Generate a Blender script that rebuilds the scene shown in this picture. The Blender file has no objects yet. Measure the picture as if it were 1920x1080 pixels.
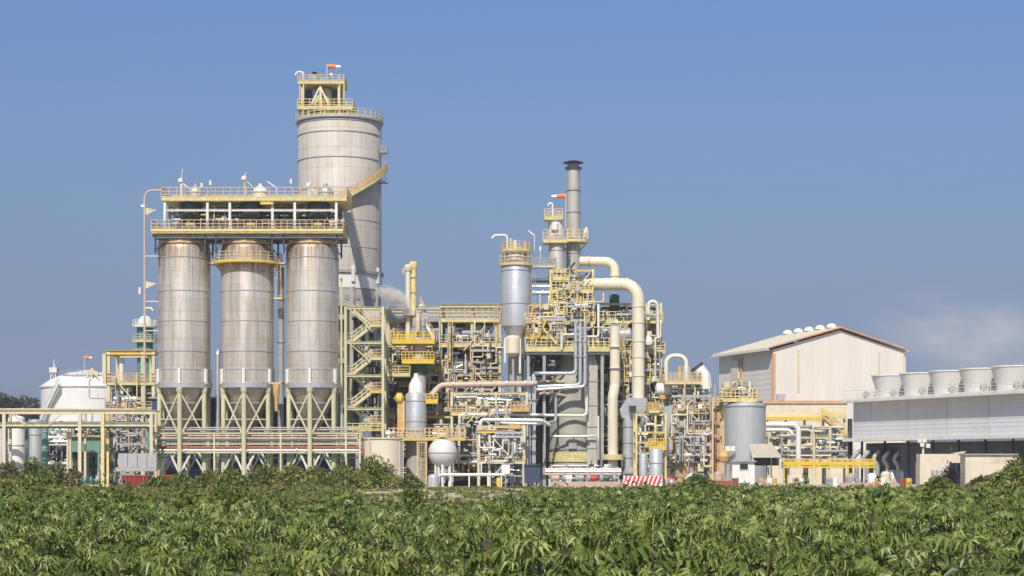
import bpy, math, random
import numpy as np
from mathutils import Vector as V, Matrix
R = math.radians; PI = math.pi
rng = random.Random(7); nr = np.random.default_rng(11)
sc = bpy.context.scene
COL = sc.collection
# ---- picture metrics: focal length in px of a 1920-wide frame, horizon row, eye height
F = 3570.0; YH = 870.0; CH = 3.0
def S(d): return d / F
def X(px, d): return (px - 960.0) * d / F
def Z(py, d): return CH + (YH - py) * d / F
def P(px, py, d): return V((X(px, d), d, Z(py, d)))

# ------------------------------------------------------------------ materials
def mat(name, col, rough=.5, metal=0.0, var=.18, scale=.9, stain=None, amt=.0, streak=False, bump=0.0, spec=.5):
    m = bpy.data.materials.new(name); m.use_nodes = True
    nt = m.node_tree; N = nt.nodes; Lk = nt.links
    b = N['Principled BSDF']
    b.inputs['Roughness'].default_value = rough; b.inputs['Metallic'].default_value = metal
    b.inputs['Specular IOR Level'].default_value = spec
    tc = N.new('ShaderNodeTexCoord'); mp = N.new('ShaderNodeMapping')
    Lk.new(tc.outputs['Object'], mp.inputs['Vector'])
    mp.inputs['Scale'].default_value = (scale, scale, scale * (.12 if streak else 1))
    n1 = N.new('ShaderNodeTexNoise'); n1.inputs['Scale'].default_value = 1.6; n1.inputs['Detail'].default_value = 6; n1.inputs['Roughness'].default_value = .65
    Lk.new(mp.outputs[0], n1.inputs['Vector'])
    r1 = N.new('ShaderNodeValToRGB'); r1.color_ramp.elements[0].position = .3; r1.color_ramp.elements[1].position = .7
    lo = [c * (1 - var) for c in col]; hi = [min(1, c * (1 + var * .7)) for c in col]
    r1.color_ramp.elements[0].color = (*lo, 1); r1.color_ramp.elements[1].color = (*hi, 1)
    Lk.new(n1.outputs['Fac'], r1.inputs[0])
    out = r1.outputs[0]
    if stain:
        n2 = N.new('ShaderNodeTexNoise'); n2.inputs['Scale'].default_value = 2.7; n2.inputs['Detail'].default_value = 8; n2.inputs['Roughness'].default_value = .7
        mp2 = N.new('ShaderNodeMapping'); mp2.inputs['Scale'].default_value = (scale * 1.6, scale * 1.6, scale * (.25 if streak else 1.2)); mp2.inputs['Location'].default_value = (3.1, 7.7, 1.3)
        Lk.new(tc.outputs['Object'], mp2.inputs['Vector']); Lk.new(mp2.outputs[0], n2.inputs['Vector'])
        r2 = N.new('ShaderNodeValToRGB'); r2.color_ramp.elements[0].position = .52; r2.color_ramp.elements[1].position = .72
        r2.color_ramp.elements[0].color = (0, 0, 0, 1); r2.color_ramp.elements[1].color = (amt, amt, amt, 1)
        Lk.new(n2.outputs['Fac'], r2.inputs[0])
        mx = N.new('ShaderNodeMix'); mx.data_type = 'RGBA'
        Lk.new(r2.outputs[0], mx.inputs['Factor']); Lk.new(out, mx.inputs['A']); mx.inputs['B'].default_value = (*stain, 1)
        out = mx.outputs['Result']
    Lk.new(out, b.inputs['Base Color'])
    if bump:
        bp = N.new('ShaderNodeBump'); bp.inputs['Strength'].default_value = bump; bp.inputs['Distance'].default_value = .05
        Lk.new(n1.outputs['Fac'], bp.inputs['Height']); Lk.new(bp.outputs[0], b.inputs['Normal'])
    return m

def silo_mat(name, base, stain, course, metal=.3, rough=.46, nplates=10, streaks=.55, rust=None):
    """weathered plate shell: plate courses, weld seams, vertical streaks; uses the object's own axis (origin on the axis)"""
    m = bpy.data.materials.new(name); m.use_nodes = True
    nt = m.node_tree; N = nt.nodes; Lk = nt.links; b = N['Principled BSDF']
    def M(op, a, c=None, d=None):
        n = N.new('ShaderNodeMath'); n.operation = op
        for i, v in enumerate((a, c, d)):
            if v is None: continue
            if isinstance(v, (int, float)): n.inputs[i].default_value = v
            else: Lk.new(v, n.inputs[i])
        return n.outputs[0]
    tc = N.new('ShaderNodeTexCoord'); sp = N.new('ShaderNodeSeparateXYZ'); Lk.new(tc.outputs['Object'], sp.inputs[0])
    oi = N.new('ShaderNodeObjectInfo'); rnd = M('MULTIPLY', oi.outputs['Random'], 37.)
    ang = M('ARCTAN2', sp.outputs['Y'], sp.outputs['X']); z = sp.outputs['Z']
    zc = M('DIVIDE', z, course); row = M('FLOOR', zc); zf = M('FRACT', zc)
    au = M('ADD', M('MULTIPLY', ang, nplates / (2 * PI)), M('MULTIPLY', row, .5)); colm = M('FLOOR', au); af = M('FRACT', au)
    cb = N.new('ShaderNodeCombineXYZ'); Lk.new(colm, cb.inputs[0]); Lk.new(row, cb.inputs[1])
    wn = N.new('ShaderNodeTexWhiteNoise'); Lk.new(cb.outputs[0], wn.inputs['Vector'])
    def noise(kx, kz, sc_, det=6, off=0.):
        c2 = N.new('ShaderNodeCombineXYZ')
        Lk.new(M('ADD', M('MULTIPLY', sp.outputs['X'], kx), rnd), c2.inputs[0]); Lk.new(M('MULTIPLY', sp.outputs['Y'], kx), c2.inputs[1]); Lk.new(M('ADD', M('MULTIPLY', z, kz), off), c2.inputs[2])
        n = N.new('ShaderNodeTexNoise'); n.inputs['Scale'].default_value = sc_; n.inputs['Detail'].default_value = det; n.inputs['Roughness'].default_value = .6
        Lk.new(c2.outputs[0], n.inputs['Vector']); return n.outputs['Fac']
    s1 = noise(1, .05, 1.3); s2 = noise(1, .03, 3.6, 4, 5.); s3 = noise(1, 1, .45, 5, 9.)
    def ramp(fac, p0, p1, v0=0., v1=1.):
        r = N.new('ShaderNodeMapRange'); r.inputs[1].default_value = p0; r.inputs[2].default_value = p1; r.inputs[3].default_value = v0; r.inputs[4].default_value = v1; Lk.new(fac, r.inputs[0]); return r.outputs[0]
    st = M('MULTIPLY', M('MAXIMUM', ramp(s1, .42, .72), ramp(s2, .5, .78)), streaks)
    st = M('ADD', st, ramp(s3, .5, .8, 0., .35))
    if rust: st = M('ADD', st, M('MULTIPLY', ramp(z, rust[0], rust[1], 0., .9), ramp(s2, .35, .65)))
    seam = M('MAXIMUM', M('LESS_THAN', zf, .035), M('MULTIPLY', M('LESS_THAN', af, .012), .6))
    st = M('MINIMUM', M('ADD', st, M('MULTIPLY', seam, .4)), 1.)
    mx = N.new('ShaderNodeMix'); mx.data_type = 'RGBA'; Lk.new(st, mx.inputs['Factor'])
    mx.inputs['A'].default_value = (*base, 1); mx.inputs['B'].default_value = (*stain, 1)
    hv = N.new('ShaderNodeHueSaturation'); Lk.new(mx.outputs['Result'], hv.inputs['Color']); Lk.new(ramp(wn.outputs['Value'], 0, 1, .95, 1.04), hv.inputs['Value'])
    Lk.new(hv.outputs[0], b.inputs['Base Color'])
    b.inputs['Metallic'].default_value = metal
    Lk.new(ramp(s3, .3, .7, rough - .07, rough + .12), b.inputs['Roughness'])
    bp = N.new('ShaderNodeBump'); bp.inputs['Strength'].default_value = .25; bp.inputs['Distance'].default_value = .04
    Lk.new(M('ADD', s3, M('MULTIPLY', seam, -.5)), bp.inputs['Height']); Lk.new(bp.outputs[0], b.inputs['Normal'])
    return m

def ribbed_mat(name, col, pitch, axis, rough=.5, metal=.1, stain=(.35, .25, .18), amt=.35, depth=.5):
    """profiled sheet: ribs as a bump along one object axis"""
    m = mat(name, col, rough, metal, .08, .25, stain, amt, True)
    nt = m.node_tree; N = nt.nodes; Lk = nt.links; b = N['Principled BSDF']
    tc = N.new('ShaderNodeTexCoord'); sp = N.new('ShaderNodeSeparateXYZ'); Lk.new(tc.outputs['Object'], sp.inputs[0])
    mu = N.new('ShaderNodeMath'); mu.operation = 'MULTIPLY'; Lk.new(sp.outputs[axis], mu.inputs[0]); mu.inputs[1].default_value = 2 * PI / pitch
    sn = N.new('ShaderNodeMath'); sn.operation = 'SINE'; Lk.new(mu.outputs[0], sn.inputs[0])
    bp = N.new('ShaderNodeBump'); bp.inputs['Strength'].default_value = depth; bp.inputs['Distance'].default_value = .06
    Lk.new(sn.outputs[0], bp.inputs['Height']); Lk.new(bp.outputs[0], b.inputs['Normal'])
    return m

RUST = (.22, .10, .045); GRIME = (.12, .10, .08)
M_ = {}
M_['silo'] = silo_mat('weathered_plate', (.60, .575, .53), (.30, .215, .145), 1.75, .40, .42, 4, streaks=.75, rust=(26.5, 31.5))
M_['bigsilo'] = silo_mat('weathered_plate_large', (.53, .50, .46), (.33, .265, .205), 2.9, .06, .6, 8, streaks=.6)
M_['cone'] = silo_mat('hopper_plate', (.46, .43, .39), (.24, .17, .12), 1.6)
M_['silver'] = silo_mat('silver_cladding', (.58, .61, .66), (.36, .37, .39), 1.3, .45, .38, 8, .35)
M_['tankgrey'] = silo_mat('grey_tank_cladding', (.50, .53, .55), (.36, .37, .37), 1.9, .3, .45, 26, .3)
M_['column'] = silo_mat('column_cladding', (.52, .51, .47), (.30, .26, .20), 1.2, .25, .5, 6, .5)
M_['reactor'] = silo_mat('grey_reactor_paint', (.34, .345, .30), (.22, .21, .17), 2.2, .05, .6, 8, .4)
M_['beigetank'] = silo_mat('beige_tank_paint', (.72, .65, .53), (.5, .42, .32), 1.5, 0., .55, 8, .35)
M_['rusttank'] = silo_mat('rust_stained_shell', (.50, .42, .34), (.33, .19, .11), 1.3, .1, .6, 6, .7)
M_['whitetank'] = silo_mat('white_tank_paint', (.74, .74, .73), (.62, .6, .56), 2.4, 0., .5, 14, .25)
M_['teal'] = silo_mat('teal_tower_paint', (.07, .23, .18), (.22, .33, .29), 1.6, 0., .5, 6, .5)
M_['green'] = mat('pale_green_steel', (.57, .565, .37), .55, 0, .15, .7, RUST, .45, True)
M_['cream'] = mat('cream_steel', (.62, .57, .40), .55, 0, .13, .7, RUST, .45, True)
M_['white'] = mat('white_paint', (.76, .75, .72), .5, 0, .1, .8, GRIME, .35, True)
M_['rail'] = mat('pale_yellow_rail', (.74, .62, .29), .55, 0, .25, 1.1, (.36, .20, .09), .8)
M_['tan'] = mat('tan_rail', (.62, .47, .27), .6, 0, .25, 1.2, (.34, .17, .08), .7)
M_['yellow'] = mat('safety_yellow', (.70, .50, .07), .55, 0, .15, 1, (.4, .2, .05), .4)
M_['orange'] = mat('ochre_paint', (.60, .38, .14), .6, 0, .25, 1, RUST, .6)
M_['deck'] = mat('olive_deck_edge', (.64, .575, .29), .6, 0, .25, .8, RUST, .65)
M_['galv'] = mat('galvanised_pipe', (.55, .56, .57), .4, .5, .15, .9, (.3, .25, .2), .4)
M_['pipe'] = mat('cream_pipe', (.72, .67, .53), .5, 0, .1, .5, (.42, .33, .22), .45, True)
M_['pink'] = mat('primer_pipe', (.56, .44, .37), .55, 0, .15, .8, RUST, .4)
M_['redpipe'] = mat('red_brown_pipe', (.30, .085, .055), .55, 0, .2, .9, (.14, .06, .04), .6)
M_['grey'] = mat('grey_paint', (.34, .35, .36), .5, 0, .18, .8, GRIME, .5)
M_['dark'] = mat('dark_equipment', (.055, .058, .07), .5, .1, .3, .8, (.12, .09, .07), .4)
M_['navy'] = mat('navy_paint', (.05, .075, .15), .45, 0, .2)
M_['darkgreen'] = mat('dark_green_paint', (.05, .12, .075), .5, 0, .25)
M_['tealpaint'] = mat('teal_machine_paint', (.15, .30, .26), .5, 0, .2, 1, GRIME, .3)
M_['red'] = mat('red_paint', (.50, .045, .04), .5, 0, .2, 1, (.2, .06, .04), .5)
M_['sphere'] = silo_mat('pale_sphere_paint', (.66, .67, .68), (.5, .5, .5), 1.0, .05, .42, 8, .25)
M_['darkred'] = mat('dull_red_paint', (.27, .04, .035), .6, 0, .25, 1, (.15, .06, .04), .6)
M_['brightred'] = mat('barrier_red', (.68, .04, .05), .5, 0, .1)
M_['barwhite'] = mat('barrier_white', (.8, .79, .77), .5, 0, .08)
M_['sock'] = mat('orange_fabric', (.85, .24, .06), .8, 0, .1)
M_['conc'] = mat('concrete', (.42, .40, .37), .85, 0, .2, .5, (.25, .22, .19), .5, bump=.2)
M_['pinkwall'] = mat('faded_plinth', (.52, .37, .31), .8, 0, .25, .9, (.33, .2, .15), .6)
M_['cladbeige'] = ribbed_mat('beige_profiled_sheet', (.74, .695, .635), .9, 'X', .55, 0, (.62, .55, .46), .18, .1)
M_['cladside'] = ribbed_mat('side_profiled_sheet', (.78, .73, .67), .8, 'Z', .55, 0, (.6, .52, .44), .2, .12)
M_['roofsheet'] = ribbed_mat('cream_roof_sheet', (.74, .68, .52), .9, 'X', .55, .0, (.4, .32, .25), .3, .2)
M_['trimred'] = mat('red_brown_trim', (.62, .29, .18), .6, 0, .2, .5, RUST, .4)
M_['trimorange'] = mat('orange_downpipe', (.60, .36, .20), .6, 0, .2)
M_['towergrey'] = ribbed_mat('grey_tower_casing', (.63, .64, .67), .45, 'Z', .55, 0, (.5, .49, .49), .4, .2)
M_['voidshade'] = mat('under_canopy_shade', (.13, .14, .17), .6, 0, .2, .4, (.25, .24, .23), .5, True)  # dark tone stands for the shade in the void under the tower canopy
M_['frp'] = mat('white_fan_stack', (.64, .63, .60), .5, 0, .06, .4, (.6, .56, .5), .3, True)
M_['shedroof'] = mat('shed_roof_sheet', (.46, .42, .36), .7, 0, .15, .8, (.3, .24, .18), .5)
M_['glass'] = mat('dark_window', (.03, .04, .06), .12, 0, .2)
M_['rubber'] = mat('black_rubber', (.025, .025, .028), .6, 0, .3)
M_['bark'] = mat('bark', (.13, .095, .065), .9, 0, .3, 3, None, 0, False, .4)

def leaf_mat(name, lo, hi, rough=.42, trans=.25, spec=.5, mid=None):
    m = bpy.data.materials.new(name); m.use_nodes = True
    nt = m.node_tree; N = nt.nodes; Lk = nt.links; b = N['Principled BSDF']
    at = N.new('ShaderNodeAttribute'); at.attribute_name = 'tint'
    rp = N.new('ShaderNodeValToRGB'); rp.color_ramp.elements[0].color = (*lo, 1); rp.color_ramp.elements[1].color = (*hi, 1)
    if mid: e = rp.color_ramp.elements.new(.55); e.color = (*mid, 1)
    Lk.new(at.outputs['Fac'], rp.inputs[0]); Lk.new(rp.outputs[0], b.inputs['Base Color'])
    b.inputs['Roughness'].default_value = rough; b.inputs['Specular IOR Level'].default_value = spec
    tr = N.new('ShaderNodeBsdfTranslucent'); hs = N.new('ShaderNodeHueSaturation'); hs.inputs['Value'].default_value = 1.5; hs.inputs['Hue'].default_value = .48
    Lk.new(rp.outputs[0], hs.inputs['Color']); Lk.new(hs.outputs[0], tr.inputs['Color'])
    mx = N.new('ShaderNodeMixShader'); mx.inputs[0].default_value = trans
    Lk.new(b.outputs[0], mx.inputs[1]); Lk.new(tr.outputs[0], mx.inputs[2]); Lk.new(mx.outputs[0], N['Material Output'].inputs['Surface'])
    return m
M_['leaf'] = leaf_mat('cassava_leaf', (.032, .066, .012), (.36, .40, .14), .4, .15, .4, (.165, .215, .043))
M_['leafyellow'] = leaf_mat('yellowing_cassava_leaf', (.05, .09, .012), (.36, .37, .10), .45, .15, .35, (.18, .225, .036))
M_['bush'] = leaf_mat('bush_leaf', (.085, .135, .025), (.31, .315, .075), .6, .15)
M_['drybush'] = leaf_mat('olive_bush_leaf', (.11, .13, .03), (.36, .36, .09), .6, .12)
M_['rosebush'] = leaf_mat('dark_reddish_leaf', (.075, .105, .035), (.34, .24, .13), .6, .1)
M_['darkleaf'] = leaf_mat('dark_purple_leaf', (.014, .016, .026), (.045, .045, .06), .6, .05)
M_['treeleaf'] = leaf_mat('far_tree_leaf', (.030, .045, .016), (.10, .105, .035), .6, .1)
M_['weedshrub'] = leaf_mat('weedy_shrub_leaf', (.060, .105, .018), (.31, .33, .075), .5, .2, .35)
M_['weed'] = leaf_mat('weed_leaf', (.075, .115, .024), (.25, .255, .06), .6, .2)

# ------------------------------------------------------------------ mesh building
class MB:
    def __init__(s): s.v = []; s.f = []
    def add(s, vs, fs):
        o = len(s.v); s.v += [tuple(p) for p in vs]; s.f += [tuple(i + o for i in f) for f in fs]; return s
    def box(s, c, sx, sy, sz, rz=0.0, jit=True):
        j = (lambda: rng.uniform(0, .006)) if jit else (lambda: 0.)
        hx, hy, hz = sx / 2 - j(), sy / 2 - j(), sz / 2 - j(); ca, sa = math.cos(rz), math.sin(rz)
        vs = []
        for dz in (-hz, hz):
            for dx, dy in ((-hx, -hy), (hx, -hy), (hx, hy), (-hx, hy)):
                vs.append((c[0] + dx * ca - dy * sa, c[1] + dx * sa + dy * ca, c[2] + dz))
        return s.add(vs, [(0, 3, 2, 1), (4, 5, 6, 7), (0, 1, 5, 4), (1, 2, 6, 5), (2, 3, 7, 6), (3, 0, 4, 7)])
    def bar(s, p, q, w, h=None):
        p, q = V(p), V(q); h = h or w; d = (q - p)
        if d.length < 1e-4: return s
        d.normalize(); up = V((0, 0, 1)) if abs(d.z) < .95 else V((0, 1, 0))
        a = d.cross(up).normalized(); b = a.cross(d).normalized()
        w = w / 2 - rng.uniform(0, .003); h = h / 2 - rng.uniform(0, .003)
        vs = [c + a * w * i + b * h * k for c in (p, q) for i, k in ((-1, -1), (1, -1), (1, 1), (-1, 1))]
        return s.add(vs, [(0, 1, 2, 3), (7, 6, 5, 4), (0, 4, 5, 1), (1, 5, 6, 2), (2, 6, 7, 3), (3, 7, 4, 0)])
    def hbeam(s, p, q, w, t=.05):
        """H-section column or beam"""
        p, q = V(p), V(q); d = (q - p).normalized(); up = V((0, 0, 1)) if abs(d.z) < .95 else V((0, 1, 0))
        b = (up - d * up.dot(d)).normalized()
        s.bar(p, q, t, w * .98)
        for k in (-1, 1):
            o = b * (w / 2) * k; s.bar(p + o, q + o, w, t)
        return s
    def tube(s, pts, r, bend=None, n=10, caps=True):
        pts = [V(p) for p in pts]; bend = bend if bend is not None else r * 2.2
        path = [pts[0]]
        for i in range(1, len(pts) - 1):
            a, b, c = pts[i - 1], pts[i], pts[i + 1]
            u = (a - b); w = (c - b); lu, lw = u.length, w.length
            if lu < 1e-5 or lw < 1e-5: continue
            u /= lu; w /= lw; th = u.angle(w, PI)
            if th > PI - .05 or bend <= 0: path.append(b); continue
            t = min(bend / math.tan(th / 2), lu * .49, lw * .49); rr = t * math.tan(th / 2)
            cen = b + (u + w).normalized() * (rr / math.sin(th / 2)); e0 = b + u * t - cen; ax = u.cross(w).normalized()
            tot = PI - th; k = max(3, int(tot / .28))
            for j in range(k + 1): path.append(cen + Matrix.Rotation(-tot * j / k, 3, ax) @ e0)
        path.append(pts[-1])
        d0 = (path[1] - path[0]).normalized(); up = V((0, 0, 1)) if abs(d0.z) < .9 else V((0, 1, 0))
        a = d0.cross(up).normalized(); vs = []; m = len(path)
        for i in range(m):
            d = (path[min(i + 1, m - 1)] - path[max(i - 1, 0)]).normalized()
            a = (a - d * a.dot(d)).normalized(); b = d.cross(a)
            for k in range(n):
                t = 2 * PI * k / n; vs.append(path[i] + a * math.cos(t) * r + b * math.sin(t) * r)
        fs = [(i * n + k, i * n + (k + 1) % n, (i + 1) * n + (k + 1) % n, (i + 1) * n + k) for i in range(m - 1) for k in range(n)]
        if caps: fs += [tuple(range(n - 1, -1, -1)), tuple(range((m - 1) * n, m * n))]
        return s.add(vs, fs)
    def cyl(s, p, q, r, n=14): return s.tube([p, q], r, 0, n)
    def lathe(s, c, prof, n=32, axis='z', caps=True):
        vs = []; m = len(prof)
        for r, z in prof:
            for k in range(n):
                t = 2 * PI * k / n; x, y = r * math.cos(t), r * math.sin(t)
                if axis == 'z': vs.append((c[0] + x, c[1] + y, c[2] + z))
                elif axis == 'x': vs.append((c[0] + z, c[1] + x, c[2] + y))
                else: vs.append((c[0] + x, c[1] + z, c[2] + y))
        fs = [(i * n + k, i * n + (k + 1) % n, (i + 1) * n + (k + 1) % n, (i + 1) * n + k) for i in range(m - 1) for k in range(n)]
        if caps:
            if prof[0][0] > .002: fs.append(tuple(range(n - 1, -1, -1)))
            if prof[-1][0] > .002: fs.append(tuple(range((m - 1) * n, m * n)))
        return s.add(vs, fs)
    def ring(s, c, r0, r1, z0, z1, n=36, a0=0., a1=2 * PI):
        full = abs(a1 - a0 - 2 * PI) < 1e-3; k = n if full else n + 1; vs = []
        for i in range(k):
            t = a0 + (a1 - a0) * i / n
            for r, z in ((r0, z0), (r1, z0), (r1, z1), (r0, z1)): vs.append((c[0] + r * math.cos(t), c[1] + r * math.sin(t), c[2] + z))
        fs = []
        for i in range(n):
            j = (i + 1) % k
            for e in range(4): fs.append((i * 4 + e, j * 4 + e, j * 4 + (e + 1) % 4, i * 4 + (e + 1) % 4))
        if not full: fs += [(0, 1, 2, 3), tuple((k - 1) * 4 + e for e in (3, 2, 1, 0))]
        return s.add(vs, fs)
    def prism(s, poly, ext):
        n = len(poly); e = V(ext); a = [V(p) for p in poly]
        return s.add(a + [p + e for p in a], [tuple(range(n)), tuple(range(2 * n - 1, n - 1, -1))] + [(i, i + n, (i + 1) % n + n, (i + 1) % n) for i in range(n)])
    def rail(s, pts, h=1.1, sp=1.3, w=.085, closed=False, rails=(1.0, .62, .3), toe=.16):
        pts = [V(p) for p in pts]; segs = list(zip(pts, pts[1:] + ([pts[0]] if closed else [])))
        if not closed: segs = segs[:len(pts) - 1]
        for a, b in segs:
            L = (b - a).length
            if L < .05: continue
            for k in rails: s.bar(a + V((0, 0, h * k)), b + V((0, 0, h * k)), w)
            if toe: s.bar(a + V((0, 0, toe / 2 + .01)), b + V((0, 0, toe / 2 + .01)), .03, toe)
            n = max(1, round(L / sp))
            for i in range(n + 1):
                p = a.lerp(b, i / n); s.bar(p, p + V((0, 0, h)), w)
        return s
    def build(s, name, m, parent=None, label=None, ang=35):
        if not s.v: return None
        me = bpy.data.meshes.new(name); o = V(parent.get('_w', (0, 0, 0))) if parent else V((0, 0, 0))
        me.from_pydata([(p[0] - o.x, p[1] - o.y, p[2] - o.z) for p in s.v], [], s.f); me.validate()
        me.shade_smooth(); me.set_sharp_from_angle(angle=R(ang))
        me.materials.append(M_[m] if isinstance(m, str) else m)
        ob = bpy.data.objects.new(name, me); COL.objects.link(ob)
        if parent:
            ob.parent = parent
            w = V(parent.get('_w', (0, 0, 0))); ob['_w'] = tuple(w)
        if label: ob['label'] = label
        return ob

def tag(o, label=None, cat=None, group=None, kind=None):
    for k, v in (('label', label), ('category', cat), ('group', group), ('kind', kind)):
        if v: o[k] = v
    return o
def T(name, label, cat, loc, group=None):
    o = bpy.data.objects.new(name, None); COL.objects.link(o); o.location = loc; o['_w'] = tuple(loc); o.empty_display_size = .3
    return tag(o, label, cat, group)
def copy_tree(o, parent=None):
    c = o.copy(); COL.objects.link(c)
    if parent: c.parent = parent
    for ch in o.children: copy_tree(ch, c)
    return c
def np_mesh(name, verts, faces, m, parent=None, tint=None, smooth=False):
    """verts (N,3), faces (M,k) -> one mesh object"""
    me = bpy.data.meshes.new(name); N = len(verts); Mf, k = faces.shape
    me.vertices.add(N); me.vertices.foreach_set('co', verts.astype(np.float32).ravel())
    me.loops.add(Mf * k); me.loops.foreach_set('vertex_index', faces.astype(np.int32).ravel())
    me.polygons.add(Mf); me.polygons.foreach_set('loop_start', np.arange(0, Mf * k, k, dtype=np.int32)); me.polygons.foreach_set('loop_total', np.full(Mf, k, np.int32))
    if tint is not None:
        a = me.attributes.new('tint', 'FLOAT', 'POINT'); a.data.foreach_set('value', tint.astype(np.float32))
    me.update(calc_edges=True)
    me.materials.append(M_[m]); ob = bpy.data.objects.new(name, me); COL.objects.link(ob)
    if parent: ob.parent = parent
    return ob

# ------------------------------------------------------------------ plant components
def platform(t, x0, x1, y0, y1, z, rm='rail', dm='deck', th=.28, h=1.1, sides='flrb', sp=1.3):
    dk = MB().box(((x0 + x1) / 2, (y0 + y1) / 2, z - th / 2), x1 - x0, y1 - y0, th).build('deck', dm, t)
    m = MB(); c = dict(a=V((x0, y0, z)), b=V((x1, y0, z)), c=V((x1, y1, z)), d=V((x0, y1, z)))
    for k, (p, q) in dict(f='ab', r='bc', b='cd', l='da').items():
        if k in sides: m.rail([c[p], c[q]], h, sp)
    m.build('railing', rm, dk)
def ring_platform(t, c, r0, r1, z, rm='rail', dm='deck', n=20, h=1.1, a0=0., a1=2 * PI, th=.22, brackets=8):
    c0 = (c[0], c[1], 0)
    dk = MB().ring(c0, r0, r1, z - th, z, 32, a0, a1).build('deck', dm, t)
    full = abs(a1 - a0 - 2 * PI) < 1e-3
    pts = [(c[0] + (r1 - .05) * math.cos(a0 + (a1 - a0) * i / n), c[1] + (r1 - .05) * math.sin(a0 + (a1 - a0) * i / n), z) for i in range(n if full else n + 1)]
    MB().rail(pts, h, 5, closed=full).build('railing', rm, dk)
    if brackets:
        m = MB()
        for i in range(brackets):
            a = a0 + (a1 - a0) * (i + .5) / brackets; ca, sa = math.cos(a), math.sin(a)
            m.bar((c[0] + r0 * ca, c[1] + r0 * sa, z - th - 1.), (c[0] + (r1 - .15) * ca, c[1] + (r1 - .15) * sa, z - th), .12)
        m.build('bracket', dm, dk)
def frame(t, xs, ys, zs, m='green', w=.3, z0=0., bm=None, xb=(), cols=True, sidebrace=()):
    """columns at xs x ys, ring of beams per level, optional X braces (bay, level) on the front"""
    bm = bm or m
    for x in xs:
        for y in ys:
            MB().hbeam((x, y, z0), (x, y, zs[-1]), w).build('column', m, t)
    for z in zs:
        b = MB(); o = w * .62
        for y in ys: b.hbeam((xs[0], y, z - w * .5), (xs[-1], y, z - w * .5), w * .8)
        for x in xs: b.hbeam((x, ys[0], z - w * .55), (x, ys[-1], z - w * .55), w * .75)
        b.build('floor_beam', bm, t)
    zz = [z0] + list(zs)
    for i, k in xb:
        a, c = (xs[i], zz[k]), (xs[i + 1], zz[k + 1]); y = ys[0] - .02
        MB().bar((a[0], y, a[1]), (c[0], y, c[1]), w * .5).bar((c[0], y - .04, a[1]), (a[0], y - .04, c[1]), w * .5).build('brace', bm, t)
def ladder(t, x, y, z0, z1, m='rail', w=.5, cage=True):
    b = MB()
    for k in (-1, 1): b.bar((x + k * w / 2, y, z0), (x + k * w / 2, y, z1), .06)
    z = z0 + .3
    while z < z1: b.bar((x - w / 2, y, z), (x + w / 2, y, z), .04); z += .32
    if cage:
        z = z0 + 2.4
        while z < z1:
            pts = [(x + .4 * math.cos(a), y - .45 + .42 * math.sin(a) * (1 if True else 1), z) for a in [PI * .1 - PI * 1.2 * i / 8 for i in range(9)]]
            b.tube(pts, .03, 0, 4); z += 1.0
        for a in (-.2, -.5, -.8): b.bar((x + .4 * math.cos(a * PI), y - .45 + .42 * math.sin(a * PI), z0 + 2.4), (x + .4 * math.cos(a * PI), y - .45 + .42 * math.sin(a * PI), z1), .035)
    return b.build('ladder', m, t)
def flight(t, a, b, w=.9, m='rail', sm='cream'):
    """a stair flight between two points, width in y"""
    a, b = V(a), V(b); s = MB()
    for k in (-1, 1): s.bar(a + V((0, k * w / 2, -.1)), b + V((0, k * w / 2, -.1)), .1, .38)
    n = max(4, int(abs(b.z - a.z) / .24))
    for i in range(1, n): p = a.lerp(b, i / n); s.box(p, .3, w - .08, .045)
    s = s.build('stair_flight', sm, t)
    r = MB()
    for k in (-1, 1):
        o = V((0, k * w / 2, 0))
        for h in (1.05, .55): r.bar(a + o + V((0, 0, h)), b + o + V((0, 0, h)), .09)
        for i in range(5): p = a.lerp(b, i / 4) + o; r.bar(p, p + V((0, 0, 1.)), .06)
    r.build('stair_railing', m, s)
def dome(r, k=.5, n=6, z=0.): return [(r * math.cos(PI / 2 * i / n), z + r * k * math.sin(PI / 2 * i / n)) for i in range(n + 1)]
def vessel_shell(t, c, r, z0, z1, m, name='shell', top=.45, bot=None, n=32, bands=(), bandm='galv'):
    prof = []
    if bot: prof += [(q, z0 - (z - 0)) for q, z in reversed(dome(r, bot))]
    else: prof += [(r, z0)]
    prof += dome(r, top, 6, z1) if top else [(r, z1)]
    sh = MB().lathe((c[0], c[1], 0), prof, n).build(name, m, t, ang=50)
    for z in bands: MB().ring((c[0], c[1], 0), r - .02, r + .07, z - .06, z + .06, n).build('band', bandm, sh)
    return sh
def pipe(t, pts, r, m='galv', bend=None, name='pipe', n=10, label=None):
    return MB().tube(pts, r, bend, n).build(name, m, t, label)
def flange(t, p, r, ax='z', m='galv'):
    d = {'x': V((.08, 0, 0)), 'y': V((0, .08, 0)), 'z': V((0, 0, .08))}[ax]; p = V(p)
    MB().cyl(p - d, p + d, r, 14).build('flange', m, t)
def valve(t, p, s=.35, m='grey'):
    p = V(p)
    b = MB().lathe(p, [(s * .55, -s), (s * .55, -s * .85), (s * .3, -s * .7), (s * .55, 0), (s * .3, s * .7), (s * .55, s * .85), (s * .55, s)], 10, 'x')
    b.cyl(p, p + V((0, 0, s * 1.5)), s * .16, 8)
    b = b.build('valve', m, t)
    MB().ring(p + V((0, 0, s * 1.5)), s * .5, s * .64, -.04, .04, 12).bar(p + V((-s * .55, 0, s * 1.5)), p + V((s * .55, 0, s * 1.5)), .05).build('handwheel', m, b)
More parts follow.
